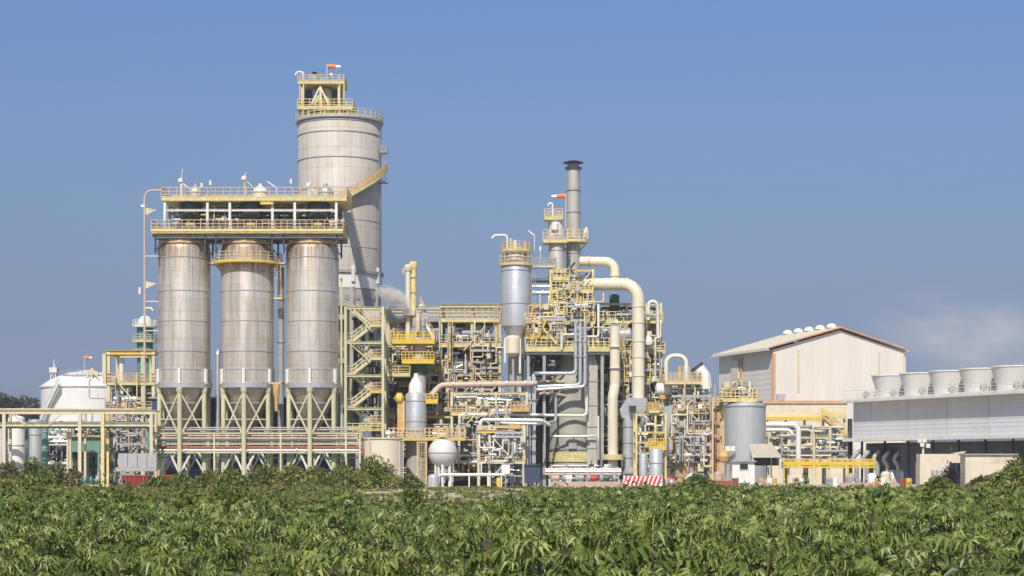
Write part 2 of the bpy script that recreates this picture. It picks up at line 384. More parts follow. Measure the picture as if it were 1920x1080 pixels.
def pump(t, p, s=1., m='tealpaint'):
    """motor, casing and baseplate standing on p"""
    p = V(p); MB().box(p + V((0, 0, .12 * s)), 1.9 * s, .8 * s, .24 * s).build('baseplate', 'conc', t)
    c = p + V((-.35 * s, 0, .62 * s))
    MB().lathe(c, [(.1 * s, -.55 * s), (.3 * s, -.5 * s), (.34 * s, -.4 * s), (.34 * s, .35 * s), (.2 * s, .45 * s), (.07 * s, .46 * s), (.07 * s, .8 * s)], 14, 'x').box(c + V((0, 0, -.35 * s)), .6 * s, .4 * s, .2 * s).build('motor', m, t)
    c = p + V((.6 * s, 0, .62 * s))
    MB().lathe(c, [(.12 * s, -.25 * s), (.42 * s, -.2 * s), (.42 * s, .12 * s), (.2 * s, .2 * s), (.2 * s, .45 * s)], 14, 'x').cyl(c, c + V((0, 0, .75 * s)), .14 * s, 10).box(c + V((0, 0, -.4 * s)), .4 * s, .4 * s, .2 * s).build('casing', 'grey', t)
def drum_h(t, c, r, L, m='silver', ax='x', name='drum', saddle=True):
    """horizontal drum with dished ends on two saddles"""
    prof = [(q, -L / 2 - z) for q, z in reversed(dome(r, .45))] + [(q, L / 2 + z) for q, z in dome(r, .45)]
    MB().lathe(c, prof, 24, ax).build(name, m, t, ang=50)
    if saddle:
        for k in (-1, 1):
            o = V((k * L * .32, 0, 0)) if ax == 'x' else V((0, k * L * .32, 0))
            p = V(c) + o + V((0, 0, -r * .95)); MB().box(p, (.25 if ax == 'x' else r * 1.5), (r * 1.5 if ax == 'x' else .25), r * .7).build('saddle', 'grey', t)
def clutter(t, x0, x1, y0, y1, z0, z1, n, seed, mats=('galv', 'cream', 'pink', 'rail', 'grey', 'galv', 'dark', 'tan'), rmin=.06, rmax=.2, valves=4):
    """orthogonal pipe runs inside a box of the structure"""
    q = random.Random(seed); n = int(n * 2.0)
    for i in range(n):
        r = q.uniform(rmin, rmax); p = V((q.uniform(x0, x1), q.uniform(y0, y1), q.uniform(z0, z1))); pts = [p.copy()]; ax = q.choice('xzxzy')
        for k in range(q.randint(2, 4)):
            p = p.copy()
            if ax == 'x': p.x = q.uniform(x0, x1)
            elif ax == 'z': p.z = q.uniform(z0, z1)
            else: p.y = q.uniform(y0, y1)
            if (p - pts[-1]).length > r * 5: pts.append(p)
            ax = q.choice([a for a in 'xzy' if a != ax])
        if len(pts) > 1:
            pp = pipe(t, pts, r, q.choice(mats), n=8)
            if q.random() < .5: flange(pp, pts[0].lerp(pts[1], .5), r * 1.7, 'x' if abs(pts[1].x - pts[0].x) > .01 else 'z' if abs(pts[1].z - pts[0].z) > .01 else 'y')
    for i in range(n // 3):
        k = q.uniform(.35, .9); MB().box((q.uniform(x0, x1), q.uniform(y0, y1), q.uniform(z0, z1)), k, .4, k * q.uniform(.5, 1.4)).build('junction_box', q.choice(('white', 'galv', 'grey', 'cream', 'tan')), t)
    for i in range(valves): valve(t, (q.uniform(x0, x1), q.uniform(y0, (y0 + y1) / 2), q.uniform(z0, z1)), q.uniform(.25, .45), q.choice(('grey', 'dark', 'tealpaint', 'navy', 'white')))
def gooseneck(t, p, h, reach, r, m='white', dirx=-1, name='vent_pipe'):
    p = V(p); pipe(t, [p, p + V((0, 0, h)), p + V((dirx * reach, 0, h)), p + V((dirx * reach * 1.25, 0, h - r * 3))], r, m, r * 2.5, name, 8)
def windsock(label, p, h, L, dx=1):
    """pole standing on p with an orange and white sock blowing along x"""
    t = T('windsock', label, 'windsock', p); p = V(p); top = p + V((0, 0, h))
    MB().cyl(p, top + V((0, 0, .25)), .05, 8).build('pole', 'white', t)
    for i, (u0, u1) in enumerate(((0, .62), (.62, 1.))):
        f = lambda u: (.36 - .14 * u)
        MB().lathe(top + V((dx * .1, 0, -.05 - .1 * u0)), [(f(u0), dx * L * u0), (f((u0 + u1) / 2), dx * L * (u0 + u1) / 2), (f(u1), dx * L * u1)], 12, 'x').build('sock_cloth', 'sock' if i == 0 else 'barwhite', t)

def risers(t, x0, x1, y, z0, z1, n, seed, mats=('cream', 'galv', 'rail', 'pipe', 'pink', 'tan', 'grey', 'dark', 'deck', 'galv')):
    """upright lines strapped to the front of a structure: drops with jogs, cable trays, diagonal stays"""
    q = random.Random(seed)
    for i in range(n):
        x = q.uniform(x0, x1); a = z0 + (z1 - z0) * q.uniform(0, .55); b = a + (z1 - z0) * q.uniform(.2, .6); b = min(b, z1); yy = y - q.uniform(.05, .5); r = q.uniform(.06, .13); m = q.choice(mats); s = q.choice((-1, 1)) * q.uniform(.5, 2.6); c = a + (b - a) * q.uniform(.3, .8)
        pts = [(x, yy + .6, a), (x, yy, a), (x, yy, c), (x + s, yy, c), (x + s, yy, b), (x + s, yy + .8, b)]
        pipe(t, pts, r, m, n=7)
        if q.random() < .4: valve(t, (x, yy - .05, a + (c - a) * .5), .3, q.choice(('grey', 'white', 'dark')))
        if q.random() < .35: k = q.uniform(.3, .6); MB().box((x + s * .5, yy - .1, c + .5), k, .25, k * 1.3).build('junction_box', q.choice(('white', 'galv', 'cream')), t)
    for i in range(n // 5):
        x = q.uniform(x0, x1 - 2); z = z0 + (z1 - z0) * q.random(); MB().bar((x, y - .35, z), (min(x1, x + q.uniform(2, 6)), y - .35, z), .08, .3).build('cable_tray', 'galv', t)
    for i in range(n // 5):
        x = q.uniform(x0, x1 - 3); z = q.uniform(z0, z1 - 3.5); k = q.choice((-1, 1)); MB().bar((x, y - .1, z if k > 0 else z + 3.4), (x + 3, y - .1, z + 3.4 if k > 0 else z), .16).build('brace', q.choice(('cream', 'rail', 'green')), t)
SKY = (1.0, 1.0, 2.0, .115); EXPO = 0.0; HAZE = 0.0002
SKYRAMP = [(0.0, (0.398, 0.461, 0.791)), (0.0307, (0.393, 0.447, 0.745)), (0.0695, (0.407, 0.43, 0.625)), (0.09, (0.45, 0.457, 0.622)), (0.1299, (0.519, 0.538, 0.674)), (0.1714, (0.581, 0.628, 0.772)), (0.2099, (0.588, 0.683, 0.851)), (0.2352, (0.592, 0.719, 0.93)), (0.5, (1.0, 1.0, 1.0))]
# ================================================================== SETTING
def sheet(name, x0, x1, y0, y1, z, m):
    b = MB(); b.add([(x0, y0, z), (x1, y0, z), (x1, y1, z), (x0, y1, z)], [(0, 1, 2, 3)])
    return tag(b.build(name, m), kind='structure')
M_['soil'] = mat('field_soil', (.12, .085, .05), .95, 0, .35, .15, (.07, .10, .03), .9)
M_['sand'] = mat('sandy_track', (.50, .40, .28), .95, 0, .2, .3, (.16, .17, .06), .7)
M_['yard'] = mat('yard_concrete', (.36, .34, .30), .9, 0, .2, .2, (.2, .17, .13), .5)
sheet('ground', -4000, 4000, -200, 7000, 0, 'soil')
sheet('verge_track', -160, 160, 145, 236, .004, 'sand')
sheet('plant_yard', -110, 130, 236, 420, .008, 'yard')

# ================================================================== THREE SILOS
SD = 250.0; s_ = S(SD); SR = 49 * s_
SX = [X(345, SD), X(464, SD), X(586, SD)]
z_ring = Z(722, SD); z_top = Z(468, SD)
for i, x in enumerate(SX):
    t = T('storage_silo', ['tall weathered metal silo on braced legs, nearest the left pipe rack', 'tall weathered metal silo wearing a round walkway, between two similar silos', 'tall weathered metal silo on braced legs, beside the zigzag stair tower'][i], 'silo', (x, SD, 0), 'three leg-mounted silos')
    vessel_shell(t, (x, SD), SR, z_ring - .3, z_top, 'silo', top=.38, n=56)
    for py in (486, 548, 604, 660, 694):
        z = Z(py, SD); MB().ring((x, SD, 0), SR - .02, SR + .06, z - .06, z + .06, 48).build('stiffener_ring', 'galv' if py > 500 else 'grey', t)
    zr = Z(722, SD)
    MB().ring((x, SD, 0), SR - .05, SR + .28, zr - .45, zr + .35, 48).build('support_ring', 'galv', t)
    MB().lathe((x, SD, 0), [(SR - .25, zr - .5), (1.0, Z(800, SD)), (.55, Z(806, SD)), (.55, Z(822, SD)), (.3, Z(824, SD)), (.3, Z(838, SD))], 40).build('hopper', 'cone', t)
    q = MB().ring((x, SD, 0), 2.3, 2.42, Z(756, SD) - .1, Z(756, SD) + .1, 32).build('hopper_band', 'grey', t)
    legs = []
    for k in range(6):
        a = -PI / 2 + k * PI / 3; p = (x + (SR - .05) * math.cos(a), SD + (SR - .05) * math.sin(a)); legs.append(p)
        b = MB(); b.cyl((p[0], p[1], 0), (p[0], p[1], zr - .5), .30, 14); b.box((p[0], p[1], .15), .9, .9, .3).lathe((p[0], p[1], 0), [(.3, zr - 1.2), (.42, zr - .9), (.42, zr - .46)], 14)
        b.build('leg', 'green', t)
        MB().box((x + (SR + .2) * math.cos(a), SD + (SR + .2) * math.sin(a), Z(707, SD)), .32, .32, 28 * s_, a).build('lug', 'white', t)
    for k in range(6):
        a, b = legs[k], legs[(k + 1) % 6]; zt, zm, zb = Z(735, SD), Z(820, SD), Z(888, SD)
        mid = ((a[0] + b[0]) / 2, (a[1] + b[1]) / 2)
        MB().bar((*a, zt), (b[0], b[1], zm), .2).build('brace', 'cream', t); MB().bar((b[0], b[1] + .03, zt), (a[0], a[1] + .03, zm), .2).build('brace', 'cream', t)
        MB().bar((*mid, Z(846, SD)), (*a, zb), .2).build('brace', 'white', t); MB().bar((*mid, Z(846, SD)), (*b, zb), .2).build('brace', 'white', t)
        MB().bar((*a, Z(845, SD)), (*b, Z(845, SD)), .26).build('tie_beam', 'cream', t)
        MB().bar((*a, Z(787, SD)), (*b, Z(787, SD)), .13).build('tie_beam', 'cream', t)
    zt = Z(455, SD)
    MB().ring((x, SD, 0), SR * .55, SR * .98, zt - .35, zt - .15, 32).rail([(x + SR * .95 * math.cos(2 * PI * k / 16), SD + SR * .95 * math.sin(2 * PI * k / 16), zt - .15) for k in range(16)], .8, 9, closed=True).build('roof_railing', 'tan', t)
# round walkway on the middle silo
t = T('ring_walkway', 'round yellow-edged walkway around the middle silo', 'walkway', (SX[1], SD, Z(494, SD)))
ring_platform(t, (SX[1], SD), SR + .08, SR + 1.15, Z(494, SD), 'tan', 'yellow', 24, 1.2)
MB().box((X(525, SD), SD - .6, Z(494, SD) - .1), 1.6, 1.6, .2).build('landing', 'deck', t)
MB().box((X(402, SD), SD - .6, Z(494, SD) - .1), 1.0, 1.6, .2).build('landing', 'deck', t)
# pipes and ladders between the silos
t = T('duct', 'grey vertical duct running up between the middle silo and its neighbour by the stair tower', 'duct', (X(525, SD), SD + 1, 0))
pipe(t, [(X(525, SD), SD + 1, 0), (X(525, SD), SD + 1, Z(500, SD))], .42, 'grey', n=16)
for py in (560, 640, 716): flange(t, (X(525, SD), SD + 1, Z(py, SD)), .55)
t = T('caged_ladder', 'short caged ladder hanging below the ring walkway between two silos', 'ladder', (X(524, SD), SD - 1.2, Z(560, SD)))
ladder(t, X(524, SD), SD - 1.2, Z(560, SD), Z(497, SD), 'tan', .7)
MB().box((X(524, SD), SD - 1.1, Z(560, SD) - .1), 1.1, 1.2, .2).build('landing', 'deck', t)
t = T('ducting', 'pale grey duct rising in the gap between the left and middle silos', 'duct', (X(404, SD), SD + 2, 0))
pipe(t, [(X(404, SD), SD + 2, 0), (X(404, SD), SD + 2, Z(655, SD)), (X(404, SD), SD + 4, Z(655, SD))], .3, 'galv')
t = T('discharge_chute', 'orange chute hanging between the silo skirts beside the grey duct', 'chute', (X(522, SD), SD - 2.2, Z(728, SD)))
MB().lathe((X(522, SD), SD - 2.2, 0), [(.2, Z(772, SD)), (.3, Z(745, SD)), (.45, Z(738, SD)), (.45, Z(722, SD))], 12).build('chute_body', 'orange', t)
MB().box((X(522, SD), SD - 2.2, Z(720, SD)), 1.3, .5, .25).build('hanger', 'tan', t)

# ---- two-deck platform across the silo tops
zl, zu = Z(438, SD), Z(378, SD); y0, y1 = SD - 3.9, SD + 3.9
t = T('silo_top_platform', 'two-storey yellow steel platform bridging the tops of three silos', 'platform', (X(465, SD), SD, zl))
x0, x1 = X(283, 246), X(643, 246)
platform(t, x0, x1, y0, y1, zl, 'tan', 'deck', .42, 1.3, sp=.8)
ux0, ux1 = X(302, 246), X(650, 246)
platform(t, ux0, ux1, y0, y1, zu, 'tan', 'deck', .42, 1.3, sp=1.0)
MB().bar((x0, y0 - .05, zl - .05), (x1, y0 - .05, zl - .05), .12, .3).build('kerb_plate', 'rail', t)
for px in (308, 388, 430, 510, 552, 630):
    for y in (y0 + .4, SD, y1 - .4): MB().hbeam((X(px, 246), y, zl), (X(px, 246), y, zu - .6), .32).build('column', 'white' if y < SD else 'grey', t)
xs = [X(p, 246) for p in (308, 388, 430, 510, 552, 630)]
for a, b in zip(xs, xs[1:]):
    for y, mm in ((y0 + .4, 'white'), (SD, 'grey'), (y1 - .4, 'grey')):
        z = (zl + zu) / 2 + .5; MB().hbeam((a, y, z), (b, y, z), .22).build('tie_beam', mm, t)
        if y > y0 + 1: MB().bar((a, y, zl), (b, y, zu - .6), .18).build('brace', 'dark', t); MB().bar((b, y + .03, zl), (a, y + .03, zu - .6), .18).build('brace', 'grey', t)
for px in (300, 392, 412, 516, 538, 636):
    for y in (SD - 3.2, SD + 3.2):
        x = X(px, 250); MB().hbeam((x, y, Z(480, SD)), (x, y, zl - .5), .22).build('support_post', 'dark', t)
        MB().bar((x, y, Z(475, SD)), (x + (1.6 if px in (300, 412, 538) else -1.6), y, zl - .5), .15).build('knee_brace', 'dark', t)
for y in (y0 + .6, SD - 1.5, SD + 1.5, y1 - .6): MB().hbeam((x0, y, zl - .75), (x1, y, zl - .75), .4).build('deck_beam', 'grey', t)
clutter(t, ux0 + .5, ux1 - .5, SD - 2.5, SD + 3, zl + .4, zu - .6, 30, 21, ('grey', 'dark', 'galv', 'white', 'tan'), .06, .14, 8)
MB().box((X(500, 246), y0 - .1, zu - .75), 1.6, .25, .35).build('sign_plate', 'yellow', t)
# equipment between the decks and on top
for i, (px, pt) in enumerate(((362, 369), (475, 490), (600, 612))):
    x = X(px, SD); L = ['under the left end', 'under the middle', 'under the stair end'][i]
    t = T('feed_hopper', f'dark conical feed hopper {L} of the upper silo deck', 'hopper', (x, SD - 1.6, zl))
    y = SD - 1.6
    MB().lathe((x, y, zl), [(.35, .0), (.35, .5), (.9, 1.2), (1.45, 1.9), (1.45, zu - zl - .5)], 20).build('hopper_body', 'dark', t)
    for k in (-1, 1): MB().bar((x + k * 1.5, y - .4, zl), (x + k * .8, y - .4, zu - .8), .22).build('leg', 'dark', t); MB().bar((x + k * 1.5, y + .6, zl), (x + k * .8, y + .6, zu - .8), .22).build('leg', 'dark', t)
    MB().cyl((x - .9, y - .9, zl + .5), (x + .9, y - .9, zl + .5), .35, 12).build('rotary_feeder', 'dark', t)
    MB().box((x, y - .9, zl + .95), 1.1, .4, .3).build('motor', 'yellow', t)
    x = X(pt, SD); L = ['left', 'middle', 'stair'][i]
    t = T('bin_vent', f'low domed vent filter on the {L} end of the upper silo deck' if i != 1 else 'low domed vent filter at the middle of the upper silo deck', 'vent filter', (x, SD - 1, zu))
    MB().lathe((x, SD - 1, zu), [(1.0, 0), (1.0, 1.1), (.95, 1.35), (.6, 1.75), (.25, 1.9), (.25, 2.2)], 20).build('filter_body', 'white' if i == 1 else 'galv', t)
    MB().ring((x, SD - 1, zu), .98, 1.08, .95, 1.1, 20).build('clamp_ring', 'tan', t)
    x = X([345, 463, 583][i], SD)
    t = T('level_mast', ['white instrument mast with a tall spike on the left of the silo deck', 'pinkish instrument mast with white head at the silo deck middle', 'short white instrument mast on the silo deck by the large silo'][i], 'instrument mast', (x, SD - 2, zu))
    h = [2.6, 2.9, 2.0][i]
    MB().cyl((x, SD - 2, zu), (x, SD - 2, zu + h), .16, 10).build('mast', ['white', 'pink', 'white'][i], t)
    MB().lathe((x - .1, SD - 2, zu + h - .25), [(.1, -.3), (.38, -.1), (.38, .25), (.1, .45)], 12).build('head', 'white', t)
    MB().bar((x, SD - 2, zu + h), (x + .15, SD - 2, zu + h + [1.4, .7, .3][i]), .07).build('spike', 'white', t)
    MB().bar((x, SD - 2, zu + h - .3), (x + 1.0, SD - 2, zu + h - 1.2), .14).build('stay', 'white' if i != 1 else 'cream', t)
for i, (px, h, r) in enumerate(((386, 1.4, 'tall'), (402, 1.7, 'taller'), (551, 1.9, 'tallest'))):
    t = T('lamp_post', f'thin post with white floodlight on the silo deck, {["beside the left vent filter", "between the left and middle filters", "nearest the large silo"][i]}', 'floodlight', (X(px, SD), SD - 3.4, zu))
    x = X(px, SD); MB().cyl((x, SD - 3.4, zu), (x, SD - 3.4, zu + h), .05, 8).build('post', 'galv', t)
    MB().box((x, SD - 3.5, zu + h + .25), .28, .2, .6, .3).build('lamp_head', 'white', t)
t = T('davit_arm', 'white slanted davit arm above the silo deck right of its middle', 'davit', (X(520, SD), SD - 3, zu))
x = X(524, SD); MB().cyl((x, SD - 3, zu), (x, SD - 3, zu + 1.3), .08, 8).build('post', 'white', t); MB().bar((x + .1, SD - 3, zu + 1.3), (x - 1.2, SD - 3, zu + 2.2), .14).build('arm', 'white', t)
# ---- gooseneck pipe left of the silos
t = T('riser_pipe', 'thin pinkish riser pipe curving over onto the silo deck from the left', 'pipe', (X(271, 247), 247, 0))
pipe(t, [(X(271, 247), 247, 0), (X(271, 247), 247, Z(357, 247)), (X(305, 247), 247, Z(357, 247))], .14, 'pink', 1.0)
for py in (395, 533):
    a = P(271, py - 6, 247); MB().prism([a, a + V((1.6, 0, -.3)), a + V((.2, 0, -1.0))], (0, .06, 0)).build('bracket', 'green', t)
for py in (480, 565, 620): MB().bar(P(271, py, 247), P(297, py, 247), .1).build('bracket', 'white', t)
MB().box(P(268, 386, 247), .5, .3, .3).build('junction_box', 'white', t)
MB().box(P(262, 545, 247), .25, .25, .9).build('lamp_head', 'white', t)

# ---- pipe rack across the silo legs
RD = 247.95
t = T('pipe_rack', 'low white steel pipe rack running in front of the silo legs', 'pipe rack', (X(480, RD), RD, 0))
for px in (290, 404, 528, 650, 676):
    for dy in (0, .95): MB().hbeam((X(px, RD), RD - dy, 0), (X(px, RD), RD - dy, Z(812, RD)), .22).build('post', 'cream', t)
for py in (812, 832, 848):
    for dy in (0, .95): MB().hbeam((X(288, RD), RD - dy, Z(py, RD)), (X(680, RD), RD - dy, Z(py, RD)), .2).build('rack_beam', 'cream', t)
for k, (py, m, r, dy) in enumerate((py, m, r, dy * .62) for py, m, r, dy in ((822, 'pink', .12, -1.3), (826, 'galv', .16, -.7), (839, 'redpipe', .24, -1.2), (838, 'tealpaint', .14, -.5), (844, 'galv', .15, -1.5), (817, 'pink', .12, -.2), (858, 'tealpaint', .1, -.6), (806, 'grey', .12, -1.0), (802, 'pink', .08, -.4))):
    t = T('pipeline', ['pinkish pipeline along the top tier of the silo rack', 'galvanised pipeline along the top tier of the silo rack', 'thick red-brown pipeline along the middle of the silo rack', 'teal pipeline beside the thick red-brown one on the silo rack', 'galvanised pipeline under the thick red-brown one on the silo rack', 'pinkish pipeline just under the top beam of the silo rack', 'teal pipeline below the lowest beam of the silo rack', 'grey pipeline lying on top of the silo rack', 'thin pinkish pipeline highest on the silo rack'][k], 'pipe', (X(480, RD), RD + dy, Z(py, RD)))
    a, b = X(284 + 7 * k % 13, RD), X(672 + 5 * k % 17, RD); z = Z(py, RD)
    pipe(t, [(a, RD + dy, z - (1.2 if k % 3 == 0 else 0)), (a, RD + dy, z), (b, RD + dy, z), (b, RD + dy, z - 1.0)], r, m)
    for u in (.17, .43, .7, .9): flange(t, (a + (b - a) * u, RD + dy, z), r * 1.6, 'x', m)
# dark low plant under the silos
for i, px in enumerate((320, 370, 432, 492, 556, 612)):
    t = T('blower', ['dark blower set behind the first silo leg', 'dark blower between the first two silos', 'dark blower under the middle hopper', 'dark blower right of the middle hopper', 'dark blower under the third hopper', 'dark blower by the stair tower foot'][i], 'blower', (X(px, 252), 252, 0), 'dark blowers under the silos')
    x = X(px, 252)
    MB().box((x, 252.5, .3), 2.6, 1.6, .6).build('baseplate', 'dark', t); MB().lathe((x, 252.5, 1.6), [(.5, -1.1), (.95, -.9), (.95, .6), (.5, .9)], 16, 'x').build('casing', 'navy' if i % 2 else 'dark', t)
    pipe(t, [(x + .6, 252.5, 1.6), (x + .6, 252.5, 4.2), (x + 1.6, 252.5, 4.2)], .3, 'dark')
t = T('dark_infill_building', 'dark blue clad building added to darken the gap behind the silo legs', 'building', (X(465, 260), 260, 0))  # building added so the gap behind the legs reads dark
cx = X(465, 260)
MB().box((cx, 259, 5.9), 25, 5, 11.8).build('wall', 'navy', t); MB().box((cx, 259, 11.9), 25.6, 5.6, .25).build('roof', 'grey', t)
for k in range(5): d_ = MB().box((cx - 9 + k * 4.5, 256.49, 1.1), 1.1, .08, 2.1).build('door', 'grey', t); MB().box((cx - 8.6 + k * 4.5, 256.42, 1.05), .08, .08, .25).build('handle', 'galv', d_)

# ================================================================== BIG SILO
BD = 284.0; bs = S(BD); BX = X(637, BD); BR = 78 * bs; zb, zt = Z(515, BD), Z(229, BD)
t = T('large_silo', 'tallest wide weathered metal silo rising behind the three smaller silos', 'silo', (BX, BD, 0))
vessel_shell(t, (BX, BD), BR, zb, zt, 'bigsilo', top=.12, n=72)
for py in (237, 258, 305, 362, 420, 470):
    z = Z(py, BD); MB().ring((BX, BD, 0), BR - .02, BR + (.09 if py < 310 else .05), z - .06, z + .06, 64).build('stiffener_ring', 'galv', t)
MB().ring((BX, BD, 0), BR - .05, BR + .35, zb - .25, zb + .2, 64).build('support_ring', 'grey', t)
MB().ring((BX, BD, 0), BR - .3, BR + .05, Z(546, BD), zb - .25, 64).build('skirt', 'white', t)
MB().ring((BX, BD, 0), BR - .35, BR - .05, Z(580, BD), Z(546, BD), 64).build('lower_skirt', 'conc', t)
for k in range(9): a = R(-150 + 15 * k); MB().cyl((BX + (BR - .3) * math.cos(a), BD + (BR - .3) * math.sin(a), Z(563, BD)), (BX + (BR + .05) * math.cos(a), BD + (BR + .05) * math.sin(a), Z(563, BD)), .4, 12).build('manhole', 'grey', t)
MB().lathe((BX, BD, 0), [(BR - .4, Z(545, BD)), (BR - .5, Z(575, BD)), (1.2, Z(720, BD)), (.6, Z(735, BD)), (.6, Z(760, BD))], 48).build('hopper', 'cone', t)
for k in range(8):
    a = PI / 8 + k * PI / 4; x, y = BX + (BR - .3) * math.cos(a), BD + (BR - .3) * math.sin(a)
    MB().cyl((x, y, 0), (x, y, Z(544, BD)), .55, 16).build('leg', 'conc', t)
    MB().box((BX + (BR + .2) * math.cos(a), BD + (BR + .2) * math.sin(a), Z(520, BD)), .3, .5, 2.3, a).build('lug', 'white', t)
    b_ = a + PI / 4; q = (BX + (BR - .3) * math.cos(b_), BD + (BR - .3) * math.sin(b_))
    for py in (600, 680, 770): MB().bar((x, y, Z(py, BD)), (*q, Z(py, BD)), .5, .7).build('ring_beam', 'conc', t)
    MB().bar((x, y, Z(600, BD)), (*q, Z(680, BD)), .25).build('brace', 'grey', t)
MB().ring((BX, BD, 0), BR - .2, BR + .32, zt - .3, zt + .0, 64).build('roof_walkway', 'galv', t)
MB().rail([(BX + (BR + .25) * math.cos(2 * PI * k / 36), BD + (BR + .25) * math.sin(2 * PI * k / 36), zt) for k in range(36)], 1.05, 3, closed=True).build('roof_railing', 'deck', t)
# head frame on its top
hd = BD - 1.0
def hx(px): return X(px, hd)
def hz(py): return Z(py, hd)
t = T('silo_head_frame', 'yellow steel head frame standing on top of the tallest silo', 'steel frame', (hx(604), hd, zt))
frame(t, [hx(569), hx(604), hx(638)], [hd - 2.2, hd + 2.2], [hz(208), hz(160)], 'rail', .34, zt + .3)
platform(t, hx(562), hx(664), hd - 3.0, hd + 3.0, hz(208), 'rail', 'deck', .3, 1.2, sp=.9)
platform(t, hx(562), hx(648), hd - 2.8, hd + 2.8, hz(160), 'tan', 'deck', .3, 1.0, sp=.9)
MB().bar((hx(586), hd - 2.3, hz(203)), (hx(603), hd - 2.3, hz(168)), .2).bar((hx(603), hd - 2.3, hz(168)), (hx(620), hd - 2.3, hz(203)), .2).build('brace', 'white', t)
MB().bar((hx(571), hd - 2.25, hz(205)), (hx(571), hd + 2.2, hz(165)), .2).bar((hx(636), hd - 2.2, hz(205)), (hx(636), hd + 2.2, hz(165)), .2).build('brace', 'cream', t)
for px in (566, 573, 640, 648): MB().bar((hx(px), hd - 2.7, hz(208)), (hx(px), hd - 2.7, hz(148)), .16).build('post', 'cream', t)
for px in (571, 582, 612, 640, 655): MB().bar((hx(px), hd - 2.6, zt), (hx(px), hd - 2.6, hz(212)), .3).build('stub_column', 'tan', t)
t = T('filter_unit', 'white tapered filter unit inside the yellow head frame', 'filter', (hx(604), hd, hz(207)))
MB().lathe((hx(604), hd, 0), [(.5, hz(207)), (1.5, hz(196)), (1.5, hz(175)), (1.2, hz(168)), (.7, hz(164))], 20).build('filter_body', 'cream', t)
for dx in (-2.0, 1.9): MB().box((hx(604) + dx, hd + .5, hz(185)), 1.1, 1.2, 2.6).build('side_box', 'navy', t)
pipe(t, [(hx(604), hd - 1.5, hz(190)), (hx(604), hd - 2, hz(190)), (hx(590), hd - 2, hz(200))], .22, 'pink')
t = T('roof_vent', 'grey drum-shaped vent head on the roof of the head frame', 'vent', (hx(588), hd, hz(160)))
MB().lathe((hx(588), hd, hz(160)), [(.75, 0), (.75, .55), (1.0, .6), (1.0, 1.2), (.6, 1.45)], 18).build('drum', 'grey', t)
MB().lathe((hx(590), hd, hz(160)), [(.3, 1.35), (.3, 1.8), (.45, 1.85), (.2, 2.0)], 12).build('cap', 'dark', t)
MB().box((hx(606), hd - .5, hz(153)), .9, .8, .8).build('motor', 'grey', t)
t = T('roof_vent_pipe', 'white gooseneck vent pipe at the corner of the head frame roof', 'vent pipe', (hx(571), hd - 1.5, hz(160)))
gooseneck(t, (hx(571), hd - 1.5, hz(158)), 1.5, .95, .16)
t = T('globe_lamp', 'white globe lamp on the roof rail of the head frame', 'lamp', (hx(624), hd - 2.6, hz(156)))
MB().cyl((hx(624), hd - 2.6, hz(160)), (hx(624), hd - 2.6, hz(148)), .05, 6).build('post', 'galv', t); MB().lathe((hx(624), hd - 2.6, hz(147)), [(r, z) for r, z in [(.02, -.3), (.22, -.2), (.3, 0), (.22, .2), (.02, .3)]], 12).build('globe', 'white', t)
windsock('orange windsock on a thin pole above the tallest silo', (hx(613), hd, hz(160)), hz(124) - hz(160), 1.95, 1)
# platform and ladder on the right flank
t = T('side_ladder', 'grey caged ladder on the right flank of the tallest silo', 'ladder', (BX + BR + .5, BD - 1.5, Z(345, BD)))
lx = BX + BR + .5
MB().box((lx, BD - 1.5, Z(345, BD)), 1.2, 1.6, .2).build('landing', 'grey', t)
ladder(t, lx, BD - 1.5, Z(345, BD), Z(276, BD), 'grey', .6)
MB().box((lx, BD - 1.5, Z(290, BD)), 1.0, 1.4, .18).build('landing', 'grey', t)
MB().rail([(lx - .5, BD - 2.2, Z(290, BD)), (lx + .5, BD - 2.2, Z(290, BD)), (lx + .5, BD - .8, Z(290, BD))], 1.0, .8).build('railing', 'grey', t)
# curved stair
t = T('spiral_stair', 'ochre stair climbing round the tallest silo up from the silo deck', 'stair', (X(650, BD), BD - BR - .8, Z(395, BD)))
gw0, gw1 = V((X(648, 250), 253.6, zu + .02)), V((X(646, 276), BD - BR - .9, Z(392, BD) - .1))
g_ = MB().bar(gw0, gw1, 1.2, .2).build('gangway', 'grey', t)
b = MB()
for k in (-.55, .55):
    for h in (1.1, .6): b.bar(gw0 + V((k, 0, h)), gw1 + V((k, 0, h)), .07)
    for i in range(12): p = gw0.lerp(gw1, i / 11) + V((k, 0, 0)); b.bar(p, p + V((0, 0, 1.1)), .06)
b.build('gangway_railing', 'orange', g_)
a0, a1 = math.radians(-87), math.radians(-14); n = 26; pts = []
for i in range(n + 1):
    u = i / n; a = a0 + (a1 - a0) * u; pts.append((a, Z(392, BD) + (Z(322, BD) - Z(392, BD)) * u))
ri, ro = BR + .12, BR + 1.25
for r_, nm in ((ri + .06, 'inner_stringer'), (ro, 'outer_stringer')):
    b = MB()
    for (a, z), (c, w) in zip(pts, pts[1:]): b.bar((BX + r_ * math.cos(a), BD + r_ * math.sin(a), z), (BX + r_ * math.cos(c), BD + r_ * math.sin(c), w), .08, .45)
    b.build('stringer', 'deck', t)
b = MB()
for a, z in pts:
    p = V((BX + ri * math.cos(a), BD + ri * math.sin(a), z)); q = V((BX + ro * math.cos(a), BD + ro * math.sin(a), z)); b.bar(p, q, .45, .06)
b.build('tread', 'grey', t)
b = MB()
for (a, z), (c, w) in zip(pts, pts[1:]):
    p = V((BX + ro * math.cos(a), BD + ro * math.sin(a), z)); q = V((BX + ro * math.cos(c), BD + ro * math.sin(c), w))
    for h in (.4, .75, 1.15): b.bar(p + V((0, 0, h)), q + V((0, 0, h)), .09)
    b.bar(p, p + V((0, 0, 1.15)), .09)
b.build('railing', 'orange', t)

